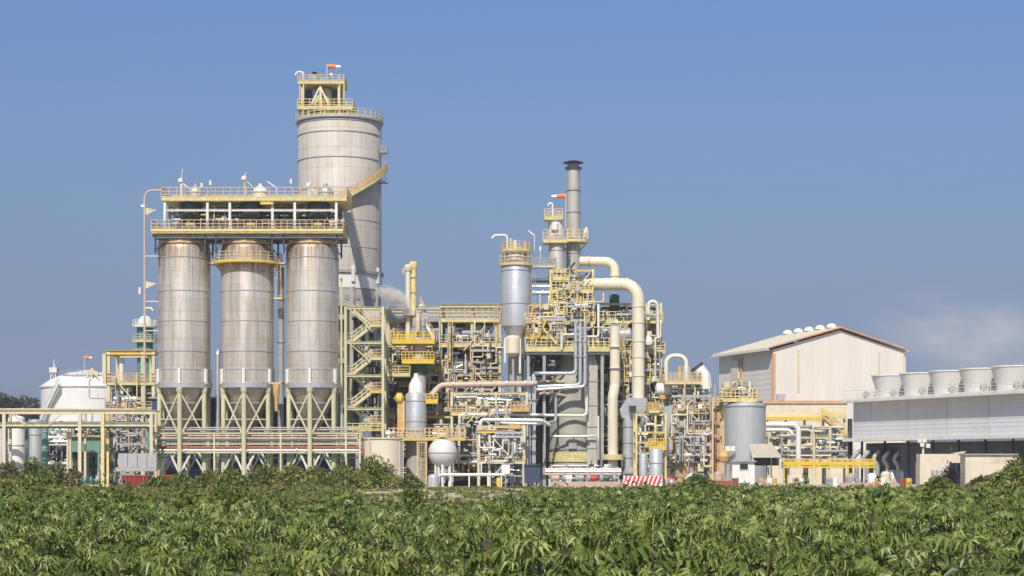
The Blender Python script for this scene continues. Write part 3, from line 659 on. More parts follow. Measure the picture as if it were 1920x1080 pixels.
# ================================================================== STAIR TOWER
TD = 251.6
def tx(px): return X(px, TD)
def tz(py): return Z(py, TD)
t = T('stair_tower', 'open pale green steel stair tower with zigzag flights beside the silos', 'stair tower', (tx(683), TD, 0))
frame(t, [tx(648), tx(718)], [TD, TD + 4.2], [tz(p) for p in (826, 764, 702, 640, 575)], 'green', .34)
for i, py in enumerate((609, 671, 733, 795)):
    platform(t, tx(694), tx(716), TD + .2, TD + 4, tz(py), 'tan', 'yellow' if i == 2 else 'deck', .25, 1.1, 'fb', .7)
for py in (640, 702, 764, 826):
    platform(t, tx(650), tx(660), TD + .2, TD + 4, tz(py), 'tan', 'deck', .25, 1.1, 'fb', .7)
for a, b in ((640, 609), (702, 671), (764, 733), (826, 795)):
    flight(t, (tx(657), TD + 1.1, tz(a)), (tx(697), TD + 1.1, tz(b)), 1.3, 'cream', 'cream')
for a, b in ((671, 640), (733, 702), (795, 764)):
    flight(t, (tx(697), TD + 3.1, tz(a)), (tx(657), TD + 3.1, tz(b)), 1.3, 'cream', 'cream')
flight(t, (tx(697), TD + 3.1, tz(609)), (tx(660), TD + 3.1, tz(577)), 1.3)
for z0_, z1_ in ((575, 640), (640, 702)): MB().bar((tx(650), TD - .05, tz(z0_)), (tx(690), TD - .05, tz(z1_) + 2), .14).build('brace', 'deck', t)
MB().rail([(tx(650), TD, tz(808)), (tx(720), TD, tz(808))], 1.0, .8).build('railing', 'rail', t)
MB().hbeam((tx(641), TD - .8, 0), (tx(641), TD - .8, tz(520)), .25).build('guide_post', 'green', t)
clutter(t, tx(652), tx(714), TD + 5, TD + 8, tz(805), tz(590), 22, 22, ('white', 'galv', 'grey', 'cream', 'dark'), .1, .3, 10)
for py, m in ((590, 'conc'), (655, 'silver'), (720, 'conc')): drum_h(t, (tx(684), TD + 7, tz(py)), 1.2, 2.6, m)
# ================================================================== LEFT SIDE
LD = 243.0
t = T('pipe_gantry', 'long pale yellow pipe gantry reaching in from the left edge of the site', 'pipe gantry', (X(140, LD), LD, 0))
for px in (-60, 8, 150, 193, 284):
    for dy in (0, 3.0): MB().hbeam((X(px, LD), LD + dy, 0), (X(px, LD), LD + dy, Z(772, LD)), .42 if dy == 0 else .3).build('column', 'cream' if px != 193 else 'rail', t)
for px in (122, 127): MB().hbeam((X(px, LD), LD + 1.5, 0), (X(px, LD), LD + 1.5, Z(795, LD)), .25).build('column', 'cream', t)
for py, x1 in ((772, 291), (796, 284)):
    for dy in (0, 3.0): MB().hbeam((X(-70, LD), LD + dy, Z(py, LD)), (X(x1, LD), LD + dy, Z(py, LD)), .42).build('beam', 'cream', t)
for a, b in ((20, 48), (118, 92), (-40, -12)): MB().bar((X(a, LD), LD - .1, Z(774, LD)), (X(b, LD), LD - .1, Z(796, LD)), .18).build('brace', 'cream', t)
for px in range(-60, 290, 24): MB().hbeam((X(px, LD), LD, Z(797, LD)), (X(px, LD), LD + 3, Z(797, LD)), .2).build('cross_beam', 'green', t)
for k, (dy, z, r, m, nm) in enumerate(((.6, 801, .16, 'tealpaint', 'teal pipeline along the lower tier of the left gantry'), (1.3, 793, .2, 'galv', 'silvery pipeline along the lower tier of the left gantry'), (2.0, 792, .14, 'pink', 'pinkish pipeline along the lower tier of the left gantry'), (1.0, 767, .13, 'pink', 'thin pipeline lying on top of the left gantry'))):
    t = T('pipeline', nm, 'pipe', (X(140, LD), LD + dy, Z(z, LD)))
    pipe(t, [(X(-70, LD), LD + dy, Z(z, LD)), (X(276 - k * 9, LD), LD + dy, Z(z, LD)), (X(276 - k * 9, LD), LD + dy, Z(z, LD) - 3)], r, m)
    for px in (40, 110, 200): flange(t, (X(px, LD), LD + dy, Z(z, LD)), r * 1.6, 'x', m)
# white storage tank, mast, windsock far left
WD = 372.0; WX = X(165, WD); WR = 86 * S(WD)
t = T('storage_tank', 'large white round storage tank with low domed roof behind the left gantry', 'tank', (WX, WD, 0))
MB().lathe((WX, WD, 0), [(WR, 0), (WR, Z(724, WD)), (WR * .8, Z(712, WD)), (WR * .45, Z(700, WD)), (.5, Z(694, WD))], 64).build('shell', 'whitetank', t, ang=20)
MB().ring((WX, WD, 0), WR - .05, WR + .25, Z(726, WD) - .2, Z(726, WD) + .1, 64).build('rim', 'white', t)
MB().rail([(WX + WR * .5 * math.cos(a), WD + WR * .5 * math.sin(a) - 2, Z(707, WD)) for a in [PI + PI * .9 * k / 12 for k in range(1, 13)]], 1.1, 3).build('roof_railing', 'grey', t)
b = MB()
for px in (160, 186): b.bar(P(px, 712, WD - 7), P(172, 690, WD - 7), .25)
b.bar(P(172, 690, WD - 7), P(172, 712, WD - 7), .2).build('roof_frame', 'rail', t)
flight(t, (X(92, WD), WD - WR * .75, Z(790, WD)), (X(132, WD), WD - WR - .6, Z(722, WD)), 1., 'white', 'white')
windsock('faded orange windsock over the white storage tank', (X(158, 380), 380, Z(694, 380)), Z(670, 380) - Z(694, 380), 1.5, 1)
MD = 480.0
t = T('radio_mast', 'slim pale lattice mast far beyond the white storage tank', 'mast', (X(101, MD), MD, 0))
b = MB(); w0, w1 = 1.6, .5
for i, j in ((-1, -1), (1, -1), (1, 1), (-1, 1)): b.bar((X(101, MD) + i * w0, MD + j * w0, 0), (X(101, MD) + i * w1, MD + j * w1, Z(690, MD)), .22)
zz = 0; k = 0
while zz < Z(694, MD):
    f = lambda z: w0 + (w1 - w0) * z / Z(690, MD); i = 1 if k % 2 else -1
    b.bar((X(101, MD) - i * f(zz), MD - f(zz), zz), (X(101, MD) + i * f(zz + 2), MD - f(zz + 2), zz + 2), .13); b.bar((X(101, MD) - f(zz), MD - f(zz), zz), (X(101, MD) + f(zz), MD - f(zz), zz), .13); zz += 2; k += 1
b.build('lattice', 'white', t); MB().box(P(101, 694, MD), 1.9, 1.9, 1.3).build('antenna_ring', 'white', t); MB().cyl(P(101, 692, MD), P(101, 674, MD), .12, 6).build('whip_aerial', 'white', t)
t = T('pipework', 'jumble of pipes and teal boxes between the left gantry and the white storage tank', 'pipework', (X(140, 258), 258, 0))
clutter(t, X(88, 258), X(200, 258), 254, 262, .5, Z(792, 258), 44, 33, ('cream', 'galv', 'grey', 'pink', 'tealpaint', 'white', 'dark'), .08, .24, 14)
MB().box((X(140, 262), 263, Z(838, 262) / 2), 10, 1.6, Z(838, 262)).build('backing_wall', 'grey', t)
# small upright tanks below the gantry
t = T('upright_tank', 'narrow white upright tank under the left gantry', 'tank', (X(31, 252), 252, 0))
vessel_shell(t, (X(31, 252), 252), 16 * S(252), .3, Z(786, 252), 'whitetank', bands=(Z(800, 252), Z(835, 252))); MB().ring((X(31, 252), 252, 0), .2, 1.3, 0, .3, 20).build('foundation', 'conc', t); gooseneck(t, (X(31, 252), 252, Z(784, 252)), 1.2, .5, .1)
t = T('upright_tank', 'grey upright tank between the white one and the green column', 'tank', (X(66, 254), 254, 0))
vessel_shell(t, (X(66, 254), 254), 14 * S(254), .3, Z(792, 254), 'tankgrey', bands=(Z(815, 254),)); MB().ring((X(66, 254), 254, 0), .2, 1.2, 0, .3, 20).build('foundation', 'conc', t)
t = T('process_column', 'slim dark green column beside the grey upright tank', 'column', (X(84, 250), 250, 0))
vessel_shell(t, (X(84, 250), 250), 6 * S(250), .2, Z(790, 250), 'tealpaint', bands=(Z(810, 250), Z(840, 250))); flange(t, (X(84, 250), 250, .1), .6)
t = T('upright_tank', 'white upright tank cut by the left edge beneath the gantry', 'tank', (X(-6, 256), 256, 0))
vessel_shell(t, (X(-6, 256), 256), 15 * S(256), .3, Z(800, 256), 'whitetank'); MB().ring((X(-6, 256), 256, 0), .2, 1.2, 0, .3, 20).build('foundation', 'conc', t)
# tower frame left of the silos
GD = 262.0
t = T('steel_frame', 'pale yellow portal frame with pipe decks left of the first silo', 'steel frame', (X(245, GD), GD, 0))
frame(t, [X(204, GD), X(268, GD), X(288, GD)], [GD, GD + 6], [Z(p, GD) for p in (812, 768, 718, 660)], 'cream', .45)
MB().hbeam((X(197, GD), GD - .3, Z(664, GD)), (X(197, GD), GD - .3, Z(720, GD)), .5).build('column', 'cream', t)
MB().hbeam((X(198, GD), GD - .15, Z(661, GD)), (X(292, GD), GD - .15, Z(661, GD)), .55).build('beam', 'yellow', t)
platform(t, X(200, GD), X(292, GD), GD - .4, GD + 6, Z(718, GD), 'orange', 'deck', .3, 1.3)
platform(t, X(200, GD), X(292, GD), GD - .4, GD + 6, Z(768, GD), 'tan', 'deck', .3, 1.1)
clutter(t, X(206, GD), X(288, GD), GD + .3, GD + 5, Z(766, GD), Z(724, GD), 18, 31, rmin=.08, rmax=.28, valves=6)
clutter(t, X(200, GD), X(288, GD), GD - .3, GD + 4, 1.5, Z(772, GD), 26, 32, ('cream', 'galv', 'yellow', 'pink', 'tealpaint', 'grey'), .08, .22, 8)
pipe(t, [P(228, 716, GD + 1), P(228, 672, GD + 1)], .35, 'white')
drum_h(t, P(235, 752, GD + 2), 1.1, 3.4, 'silver'); drum_h(t, P(262, 790, GD + 1), .9, 3, 'tankgrey')
risers(t, X(200, GD), X(286, GD), GD - .6, 1, Z(700, GD), 18, 146, ('cream', 'galv', 'rail', 'pink', 'grey'))
t = T('packed_tower', 'teal striped tower with white domed head left of the silos', 'tower', (X(272, 300), 300, 0))
vessel_shell(t, (X(272, 300), 300), 15 * S(300), 0, Z(612, 300), 'teal', top=None)
MB().lathe((X(272, 300), 300, 0), [(15 * S(300), Z(612, 300) + .02)] + [(r * .92, z) for r, z in dome(15 * S(300), 1.1, 7, Z(608, 300))], 28).build('domed_head', 'white', t)
for py in (612, 640, 668): ring_platform(t, (X(272, 300), 300), 15 * S(300), 15 * S(300) + .7, Z(py, 300), 'white' if py < 620 else 'green', 'green', 14, 1.0, brackets=0)
gooseneck(t, P(272, 600, 300), 1.9, 1.0, .15, dirx=1)
t = T('switch_cabinet', 'low light grey cabinet row under the left gantry', 'cabinet', (X(255, 241), 241, 0))
for k in range(4): MB().box((X(226, 241) + k * 1.22 + .3, 241.5, Z(863, 241)), 1.16, 1.0, 1.75).build('cabinet', 'galv', t)
MB().box((X(255, 241), 241.5, Z(863, 241) - 1.15), 5.2, 1.2, .5).build('plinth', 'conc', t)
for px in (222, 252, 285): MB().bar(P(px, 870, 241) + V((0, .5, 0)), (X(px, 241), 241.5, 0), .2).build('leg', 'grey', t)
for i, (px, d, m, nm) in enumerate(((152, 247, 'tealpaint', 'teal pump nearest the pink shrubs under the left gantry'), (172, 246, 'tealpaint', 'second teal pump from the left under the gantry'), (205, 248, 'navy', 'navy blue pump beside the yellow gantry column'))):
    t = T('pump', nm, 'pump', (X(px, d), d, 0)); pump(t, (X(px, d), d, 0), 1.5, m); pipe(t, [(X(px, d) + .9, d, 1.5), (X(px, d) + .9, d, 4.6), (X(px, d) + 2.5, d, 4.6)], .16, m)
t = T('pump_shelter', 'teal clad pump shelter behind the left gantry columns', 'shelter', (X(158, 252), 252, 0))
MB().box((X(158, 252), 253, Z(834, 252)), 4.4, 2.4, 1.9).build('wall_panel', 'tealpaint', t)
for px in (128, 188):
    for dy in (0, 2): MB().bar((X(px, 252), 252 + dy, 0), (X(px, 252), 252 + dy, Z(818, 252)), .18).build('post', 'cream', t)
MB().box((X(158, 252), 253, Z(818, 252)), 5.4, 3.4, .18).build('roof', 'orange', t)
for px, w, nm in ((256, 3.4, 'red open skip standing below the grey cabinets'), (315, 1.6, 'small red skip beside the first silo leg')):
    t = T('skip', nm, 'skip', (X(px, 238), 238, 0)); x = X(px, 238)
    MB().lathe((x, 238, .2), [(.8, 0), (1.0, 1.7)], 4).build('x', 'red', t) if False else None
    h = 1.55; b = MB(); v = [(x - w / 2 + .3, 237.3, .25), (x + w / 2 - .3, 237.3, .25), (x + w / 2 - .3, 238.7, .25), (x - w / 2 + .3, 238.7, .25), (x - w / 2, 237, h), (x + w / 2, 237, h), (x + w / 2, 239, h), (x - w / 2, 239, h)]
    b.add(v, [(0, 3, 2, 1), (0, 1, 5, 4), (1, 2, 6, 5), (2, 3, 7, 6), (3, 0, 4, 7)]); b.build('hull', 'darkred', t)
    r = MB(); 
    for i in range(4): r.bar(v[4 + i], v[4 + (i + 1) % 4], .14)
    r.build('rim', 'redpipe', t)
    for k in range(3): MB().bar((x - w * .3 + w * .3 * k, 236.98, .3), (x - w * .33 + w * .33 * k, 236.9, h), .12).build('rib', 'redpipe', t)
    for k in (-1, 1): MB().box((x + k * w * .3, 238, .13), .2, 1.6, .25).build('skid', 'dark', t)

# ================================================================== PROCESS STRUCTURE (middle)
D = 263.0
def x_(px, d=None): return X(px, d or D)
def z_(py, d=None): return Z(py, d or D)
t = T('process_structure', 'dense yellow-railed steel process structure between the stair tower and the grey column', 'process structure', (x_(832), D, 0))
frame(t, [x_(727), x_(827), x_(885), x_(937)], [D, D + 6, D + 12], [z_(p) for p in (845, 780, 715, 646, 599, 574)], 'cream', .38, xb=((2, 2),))
platform(t, x_(825), x_(940), D - .7, D + 12, z_(646), 'tan', 'deck', .4, 1.3, sp=.8)
platform(t, x_(827), x_(938), D - .5, D + 12, z_(599), 'tan', 'deck', .4, 1.7, sp=.8)
MB().hbeam((x_(825), D - .4, z_(574)), (x_(938), D - .4, z_(574)), .45).build('beam', 'green', t)
platform(t, x_(725), x_(828), D - .3, D + 12, z_(598), 'grey', 'grey', .4, 1.2)
platform(t, x_(724), x_(830), D - .3, D + 12, z_(693), 'rail', 'deck', .3, 1.1)
platform(t, x_(828), x_(940), D - .3, D + 12, z_(715), 'tan', 'deck', .3, 1.1)
platform(t, x_(727), x_(940), D - .3, D + 12, z_(780), 'rail', 'deck', .3, 1.1)
platform(t, x_(700), x_(905), D - 3.5, D + 12, z_(822), 'tan', 'yellow', .35, 1.3)
MB().box((x_(832), D + 12.4, z_(655) / 2), x_(937) - x_(727), .3, z_(655)).build('gap_backing', 'grey', t)  # sheet added behind the decks so the gaps show dark instead of sky
clutter(t, x_(730), x_(825), D, D + 5, z_(690), z_(602), 22, 41, rmin=.09, rmax=.26, valves=8)
clutter(t, x_(830), x_(935), D, D + 5, z_(712), z_(650), 26, 42, ('galv', 'dark', 'grey', 'pink', 'white', 'cream'), .08, .26, 12)
clutter(t, x_(830), x_(935), D, D + 4, z_(642), z_(602), 10, 43, ('galv', 'dark', 'grey', 'white'), .08, .2, 6)
t2 = T('pipework', 'tangle of pipes and valves on the lower decks of the middle process structure', 'pipework', (x_(832), D, z_(820)))
clutter(t2, x_(730), x_(905), D - 1, D + 3, z_(818), z_(722), 40, 44, ('galv', 'cream', 'pink', 'rail', 'grey', 'green', 'dark'), .07, .24, 16)
t2 = T('pipework', 'ground level pipes and valves below the middle process structure', 'pipework', (x_(832), D, 0))
clutter(t2, x_(730), x_(905), D - 4, D + 2, .6, z_(828), 34, 45, ('galv', 'tan', 'pink', 'cream', 'grey', 'green', 'dark'), .07, .22, 14)
for px, py, r, L, m, nm in ((760, 750, 1.2, 4.5, 'dark', 'dark'), (870, 690, 1.3, 4.5, 'silver', 'silvery'), (905, 672, 1.0, 3, 'dark', 'dark'), (870, 752, 1.0, 4.2, 'whitetank', 'white')):
    drum_h(t, P(px, py, D + 4), r, L, m)
# brace stairs
flight(t, P(794, 600, D - 1), P(818, 640, D - 1), 1.2, 'pink', 'white'); flight(t, P(800, 596, D + 1), P(788, 570, D + 1), 1.2, 'pink', 'white')
risers(t, x_(729), x_(826), D - .4, z_(780), z_(604), 16, 141)
risers(t, x_(828), x_(938), D - .8, z_(780), z_(604), 20, 142)
risers(t2, x_(728), x_(938), D - 3.7, .5, z_(782), 24, 143)
ladder(t, x_(845), D - .9, z_(712), z_(600), 'rail', .55); ladder(t, x_(930), D - .9, z_(640), z_(572), 'rail', .55, False)
t = T('upright_drum', 'pale upright drum standing on the upper deck below the yellow beam', 'drum', P(897, 646, D + 2))
vessel_shell(t, (x_(897, D + 2), D + 2), 12 * S(D), Z(640, D + 2), Z(613, D + 2), 'beigetank', bands=(Z(625, D + 2),)); MB().ring((x_(897, D + 2), D + 2, 0), .5, .75, Z(646, D + 2), Z(640, D + 2), 16).build('skirt', 'grey', t); gooseneck(t, P(897, 609, D + 2), .7, .5, .1)
# yellow-deck column left of it
Dc = 258.0; cx = X(786, Dc); cr = 13 * S(Dc)
t = T('process_column', 'pinkish process column carrying two bright yellow decks', 'column', (cx, Dc, 0))
vessel_shell(t, (cx, Dc), cr, 0, Z(600, Dc), 'column', bands=[Z(p, Dc) for p in (612, 655, 690, 760)])
MB().lathe((cx, Dc, 0), [(cr + .12, Z(703, Dc)), (cr + .12, Z(680, Dc))], 24).build('green_section', 'darkgreen', t)
pipe(t, [(cx - .1, Dc - cr - .5, Z(623, Dc)), (cx - .1, Dc - cr - .5, Z(598, Dc)), (cx - .1, Dc - .2, Z(592, Dc))], .35, 'pink')
for x0, x1, py in ((735, 816, 640), (755, 815, 677)):
    platform(t, X(x0, Dc), X(x1, Dc), Dc - 2.2, Dc + 2.4, Z(py, Dc), 'yellow', 'yellow', .45, 1.15, sp=.5)
platform(t, X(728, Dc), X(770, Dc), Dc - 2.0, Dc + 2.4, Z(703, Dc), 'rail', 'deck', .3, 1.1)
t = T('twin_stack', 'yellow and white pair of thin vent stacks over the middle process structure', 'vent stack', (X(770, 262), 262, Z(600, 262)))
pipe(t, [P(765, 646, 262), P(765, 496, 262)], .36, 'pipe', n=14); pipe(t, [P(775, 600, 262.5), P(775, 496, 262.5)], .45, 'rail', n=14)
MB().lathe((X(775, 262.5), 262.5, 0), [(.46, Z(505, 262)), (.6, Z(500, 262)), (.6, Z(494, 262)), (.5, Z(490, 262))], 14).build('stack_cap', 'rail', t)
MB().lathe((X(765, 262), 262, 0), [(.37, Z(510, 262)), (.55, Z(506, 262)), (.55, Z(500, 262)), (.37, Z(497, 262))], 12).build('stack_cap', 'pipe', t)
MB().box(P(767, 585, 261.6), 1.7, 1.4, 1.0).build('silencer_box', 'pipe', t)
MB().bar(P(775, 560, 262.5), P(784, 600, 262.5), .3).build('stay', 'rail', t); MB().cyl(P(757, 503, 262), P(757, 514, 262), .25, 10).build('lamp', 'pink', t)
for py in (520, 548): MB().box(P(770, py, 262.2), 1.3, .5, .12).build('clamp', 'grey', t)
# silver vessel
Ds = 254.0; sx = X(780, Ds)
t = T('upright_vessel', 'bluish silver upright vessel with white dome in front of the yellow-deck column', 'vessel', (sx, Ds, 0))
vessel_shell(t, (sx, Ds), 20 * S(Ds), Z(808, Ds), Z(741, Ds), 'silver', top=.35, n=40, bands=(Z(752, Ds), Z(790, Ds)))
MB().lathe((sx, Ds, 0), [(1.0, Z(737, Ds)), (.95, Z(722, Ds)), (.6, Z(712, Ds)), (.3, Z(706, Ds)), (.3, Z(700, Ds))], 20).build('white_head', 'white', t)
MB().ring((sx, Ds, 0), 1.0, 1.3, 0, Z(808, Ds), 24).build('skirt', 'conc', t)
platform(t, X(799, Ds), X(821, Ds), Ds - 1.4, Ds + 1.4, Z(753, Ds), 'yellow', 'yellow', .3, 1.0, 'frb', .6)
t = T('elevator_leg', 'ochre boxed bucket leg rising left of the silver vessel', 'bucket leg', (X(751, Ds), Ds, 0))
MB().box((X(751, Ds), Ds, Z(810, Ds) / 2 + .01), .6, .8, Z(810, Ds)).build('base_leg', 'tan', t); MB().box((X(751, Ds), Ds, (Z(810, Ds) + Z(748, Ds)) / 2), .8, 1.0, Z(748, Ds) - Z(810, Ds)).build('casing', 'orange', t)
MB().lathe((X(749, Ds), Ds - .2, Z(747, Ds)), [(.3, -.6), (.75, -.3), (.75, .3), (.3, .6)], 14, 'x').build('head', 'yellow', t); pipe(t, [P(757, 812, Ds - .3), P(757, 752, Ds - .3)], .12, 'pipe')
# beige round tank in front
Db = 246.0
t = T('round_tank', 'beige round open-roofed tank half hidden by a bush near the silo legs', 'tank', (X(717, Db), Db, 0))
vessel_shell(t, (X(717, Db), Db + 2), 37.5 * S(Db), 0, Z(822, Db), 'beigetank', top=.06, n=48)
MB().ring((X(717, Db), Db + 2, 0), 37.5 * S(Db), 37.5 * S(Db) + .14, Z(823, Db), Z(820, Db), 48).build('rim', 'cream', t)
MB().bar((X(692, Db), Db - .5, Z(822, Db)), (X(695, Db), Db - .55, Z(858, Db)), .16).build('drain_pipe', 'pink', t)
ladder(t, X(752, Db), Db + .6, 0, Z(820, Db), 'white', .5, False)
platform(t, X(724, Db), X(870, Db), Db + 4.8, Db + 7.2, Z(821, Db), 'tan', 'yellow', .3, 1.35, 'fb', .6)
for i, px in enumerate((727, 737)):
    t = T('mushroom_vent', ['white mushroom vent on the beige tank roof edge', 'pinkish mushroom vent on the beige tank roof edge'][i], 'vent', (X(px, Db), Db + 1, Z(821, Db)))
    MB().lathe((X(px, Db), Db + 1, Z(821, Db)), [(.15, -.05), (.15, .5), (.4, .5), (.4, .75), (.1, 1.0)], 12).build('cap', 'white' if i == 0 else 'pink', t)
t = T('ladder_cage', 'tan caged ladder tower left of the spherical tank', 'ladder', (X(790, Db), Db, 0))
frame(t, [X(783, Db), X(799, Db)], [Db, Db + 1.2], [Z(p, Db) for p in (860, 828)], 'tan', .2); ladder(t, X(791, Db), Db + .3, 0, Z(820, Db), 'tan', .6)
# sphere
Dp = 247.0; px_, pr = X(830, Dp), 27.5 * S(Dp); pz = Z(849, Dp)
t = T('spherical_tank', 'silvery spherical tank on short white legs', 'tank', (px_, Dp, 0))
MB().lathe((px_, Dp, pz), [(pr * math.sin(PI * i / 20) + .001, -pr * math.cos(PI * i / 20)) for i in range(21)], 40).build('shell', 'sphere', t, ang=60)
for k in range(6):
    a = PI / 6 + k * PI / 3; MB().cyl((px_ + pr * .55 * math.cos(a), Dp + pr * .55 * math.sin(a), 0), (px_ + pr * .55 * math.cos(a), Dp + pr * .55 * math.sin(a), pz - pr * .8), .17, 10).build('leg', 'white', t)
for px in (823, 833): pipe(t, [(X(px, Dp), Dp - .6, pz - pr * .85), (X(px, Dp), Dp - .6, .6)], .16, 'white')
MB().ring((px_, Dp, 0), pr - .02, pr + .06, pz - .06, pz + .06, 40).build('girth_seam', 'galv', t); MB().cyl((px_, Dp, pz + pr - .1), (px_, Dp, pz + pr + .5), .3, 12).build('manway', 'white', t)
ring_platform(t, (px_, Dp), .35, .95, pz + pr + .35, 'tan', 'deck', 12, 1.0, brackets=0)
t = T('transfer_pipe', 'white horizontal pipe on low supports right of the spherical tank', 'pipe', (X(880, Dp), Dp - 1, 0))
pipe(t, [(X(823, Dp), Dp - 1.2, .5), (X(823, Dp), Dp - 1.2, Z(890, Dp)), (X(950, Dp), Dp - 1.2, Z(890, Dp))], .2, 'white', .4)
for px in (845, 880, 915, 940): MB().bar((X(px, Dp), Dp - 1.2, 0), (X(px, Dp), Dp - 1.2, Z(891, Dp)), .18).build('support', 'white', t)
t = T('dosing_tank', 'small light grey dome-topped tank at the foot of the spherical tank', 'tank', (X(813, 244), 244, 0))
vessel_shell(t, (X(813, 244), 244), .75, .15, 1.3, 'tankgrey', top=.6); MB().ring((X(813, 244), 244, 0), .4, .95, 0, .15, 16).build('base', 'pinkwall', t)
# fat pipe + racks over to the right
t = T('trunk_pipe', 'thick pinkish-grey trunk pipe running level across the middle of the plant', 'pipe', P(905, 720, 256))
pipe(t, [P(808, 742, 255), P(826, 722, 256), P(1000, 719, 256)], 5.4 * S(256), 'pink', 1.2, n=16)
for px in (850, 900, 950, 985): flange(t, P(px, 721 - (px - 826) * .017, 256), .48, 'x', 'galv')
for px in (838, 905, 975): MB().hbeam((X(px, 256), 256, Z(735, 256)), (X(px, 256), 256, Z(727, 256)), .25).build('shoe', 'cream', t)
Dr = 255.0
t = T('valve_rack', 'pale two-tier steel rack crowded with white valves under the trunk pipe', 'pipe rack', (X(915, Dr), Dr, 0))
frame(t, [X(847, Dr), X(930, Dr), X(988, Dr)], [Dr, Dr + 4], [Z(p, Dr) for p in (775, 735)], 'cream', .3)
platform(t, X(845, Dr), X(990, Dr), Dr - .3, Dr + 4, Z(775, Dr), 'tan', 'deck', .3, 1.0, sp=.8)
platform(t, X(958, Dr), X(992, Dr), Dr - 1.4, Dr + .2, Z(768, Dr), 'orange', 'orange', .3, 1.0, 'fr', .5)
clutter(t, X(850, Dr), X(985, Dr), Dr, Dr + 3.5, Z(772, Dr), Z(738, Dr), 20, 51, ('white', 'galv', 'cream', 'white'), .07, .18, 18)
clutter(t, X(850, Dr), X(985, Dr), Dr, Dr + 3.5, Z(870, Dr), Z(780, Dr), 26, 52, ('grey', 'galv', 'cream', 'white', 'dark'), .07, .2, 12)
risers(t, X(850, Dr), X(986, Dr), Dr - .5, Z(870, Dr), Z(740, Dr), 16, 144)
t = T('supply_pipe', 'long white supply pipe crossing in front of the grey reactor at mid height', 'pipe', P(1000, 779, 252))
pipe(t, [P(862, 800, 254.5), P(862, 777, 254.5), P(1008, 778, 254.5), P(1018, 778.5, 258.2), P(1100, 779, 258.4), P(1100, 725, 258.4)], .2, 'white', .5)
for px in (885, 935, 975): MB().bar(P(px, 780, 254.5), P(px, 790, 254.5), .16).build('support', 'cream', t)
t = T('supply_pipe', 'lower white pipe bending down beside the pale inner frame', 'pipe', P(950, 787, 251))
pipe(t, [P(901, 812, 251), P(901, 787, 251), P(1015, 788, 251), P(1030, 797, 252)], .24, 'white', .5)
t = T('supply_pipe', 'galvanised pipe sloping to the reactor side under the two white pipes', 'pipe', P(990, 795, 253))
pipe(t, [P(940, 793, 253), P(1010, 795, 253), P(1042, 790, 258), P(1042, 740, 258)], .2, 'galv', .6)
# pale frame with dark drum
Df = 249.0
t = T('equipment_rack', 'pale open steel frame with a yellow beam holding a dark drum', 'steel frame', (X(938, Df), Df, 0))
frame(t, [X(897, Df), X(918, Df), X(982, Df)], [Df, Df + 4], [Z(p, Df) for p in (862, 797)], 'cream', .32)
MB().hbeam((X(895, Df), Df - .3, Z(809, Df)), (X(950, Df), Df - .3, Z(809, Df)), .36).build('crane_beam', 'yellow', t); MB().box(P(964, 800, Df - .3), 1.6, .8, .6).build('hoist', 'orange', t)
platform(t, X(895, Df), X(985, Df), Df - .2, Df + 4, Z(866, Df), 'tan', 'cream', .25, .9)
clutter(t, X(900, Df), X(980, Df), Df + .2, Df + 3.5, Z(862, Df), Z(805, Df), 14, 53, ('dark', 'galv', 'white', 'grey'), .07, .16, 8)
clutter(t, X(900, Df), X(980, Df), Df + .2, Df + 3.5, .4, Z(870, Df), 14, 54, ('dark', 'galv', 'white', 'grey', 'navy'), .07, .16, 8)
risers(t, X(899, Df), X(980, Df), Df - .4, .4, Z(802, Df), 10, 145, ('white', 'galv', 'grey', 'cream'))
t = T('upright_drum', 'dark blue-grey upright drum inside the pale pump frame', 'drum', P(950, 865, Df + 2))
vessel_shell(t, (X(950, Df + 2), Df + 2), 11 * S(Df), Z(852, Df), Z(822, Df), 'grey', top=.4, bot=.5); MB().ring((X(950, Df + 2), Df + 2, 0), .3, .6, Z(866, Df), Z(852, Df), 14).build('skirt', 'dark', t); pipe(t, [P(960, 818, Df + 1), P(966, 818, Df), P(964, 852, Df)], .22, 'white')
t = T('control_box', 'white control box on a post in front of the pale pump frame', 'control box', (X(948, 244), 244, 0))
MB().box(P(948, 880, 244), 1.1, .5, 1.2).build('cabinet', 'white', t); MB().bar((X(948, 244), 244, 0), P(948, 888, 244), .15).build('post', 'grey', t)
t = T('yellow_bollard', 'squat yellow guard post before the white control box', 'bollard', (X(935, 240), 240, 0))
MB().lathe((X(935, 240), 240, 0), [(.55, 0), (.55, .12), (.3, .15), (.3, 1.1), (.22, 1.25), (.02, 1.3)], 14).build('post', 'yellow', t)
t = T('person', 'worker in dark blue overalls and white helmet by the control box', 'person', (X(960, 241), 241, 0))
def worker(t, x, y, suit, face=-1):
    b = MB(); f = face
    for k in (-1, 1):
        b.tube([(x + k * .1, y, .0), (x + k * .11, y + .02, .45), (x + k * .09, y, .9)], .075, .05, 8)
        b.tube([(x + k * .22, y, 1.4), (x + k * .29, y + .03, 1.1), (x + k * .26, y - .12, .86)], .05, .04, 8); b.box((x + k * .11, y - .06, .05), .1, .28, .1)
    b.lathe((x, y, 0), [(.12, .84), (.18, .92), (.16, 1.1), (.2, 1.3), (.2, 1.4), (.13, 1.47), (.06, 1.52), (.06, 1.56)], 12)
    b.build('clothing', suit, t)
    MB().lathe((x, y, 1.67), [(.02, -.14), (.075, -.1), (.095, 0), (.09, .08), (.02, .12)], 12).build('head', 'pink', t)
    MB().lathe((x, y, 1.7), [(.13, .0), (.12, .04), (.11, .1), (.06, .15), (.01, .16)], 12).build('helmet', 'white', t)
worker(t, X(960, 241), 241, 'navy')
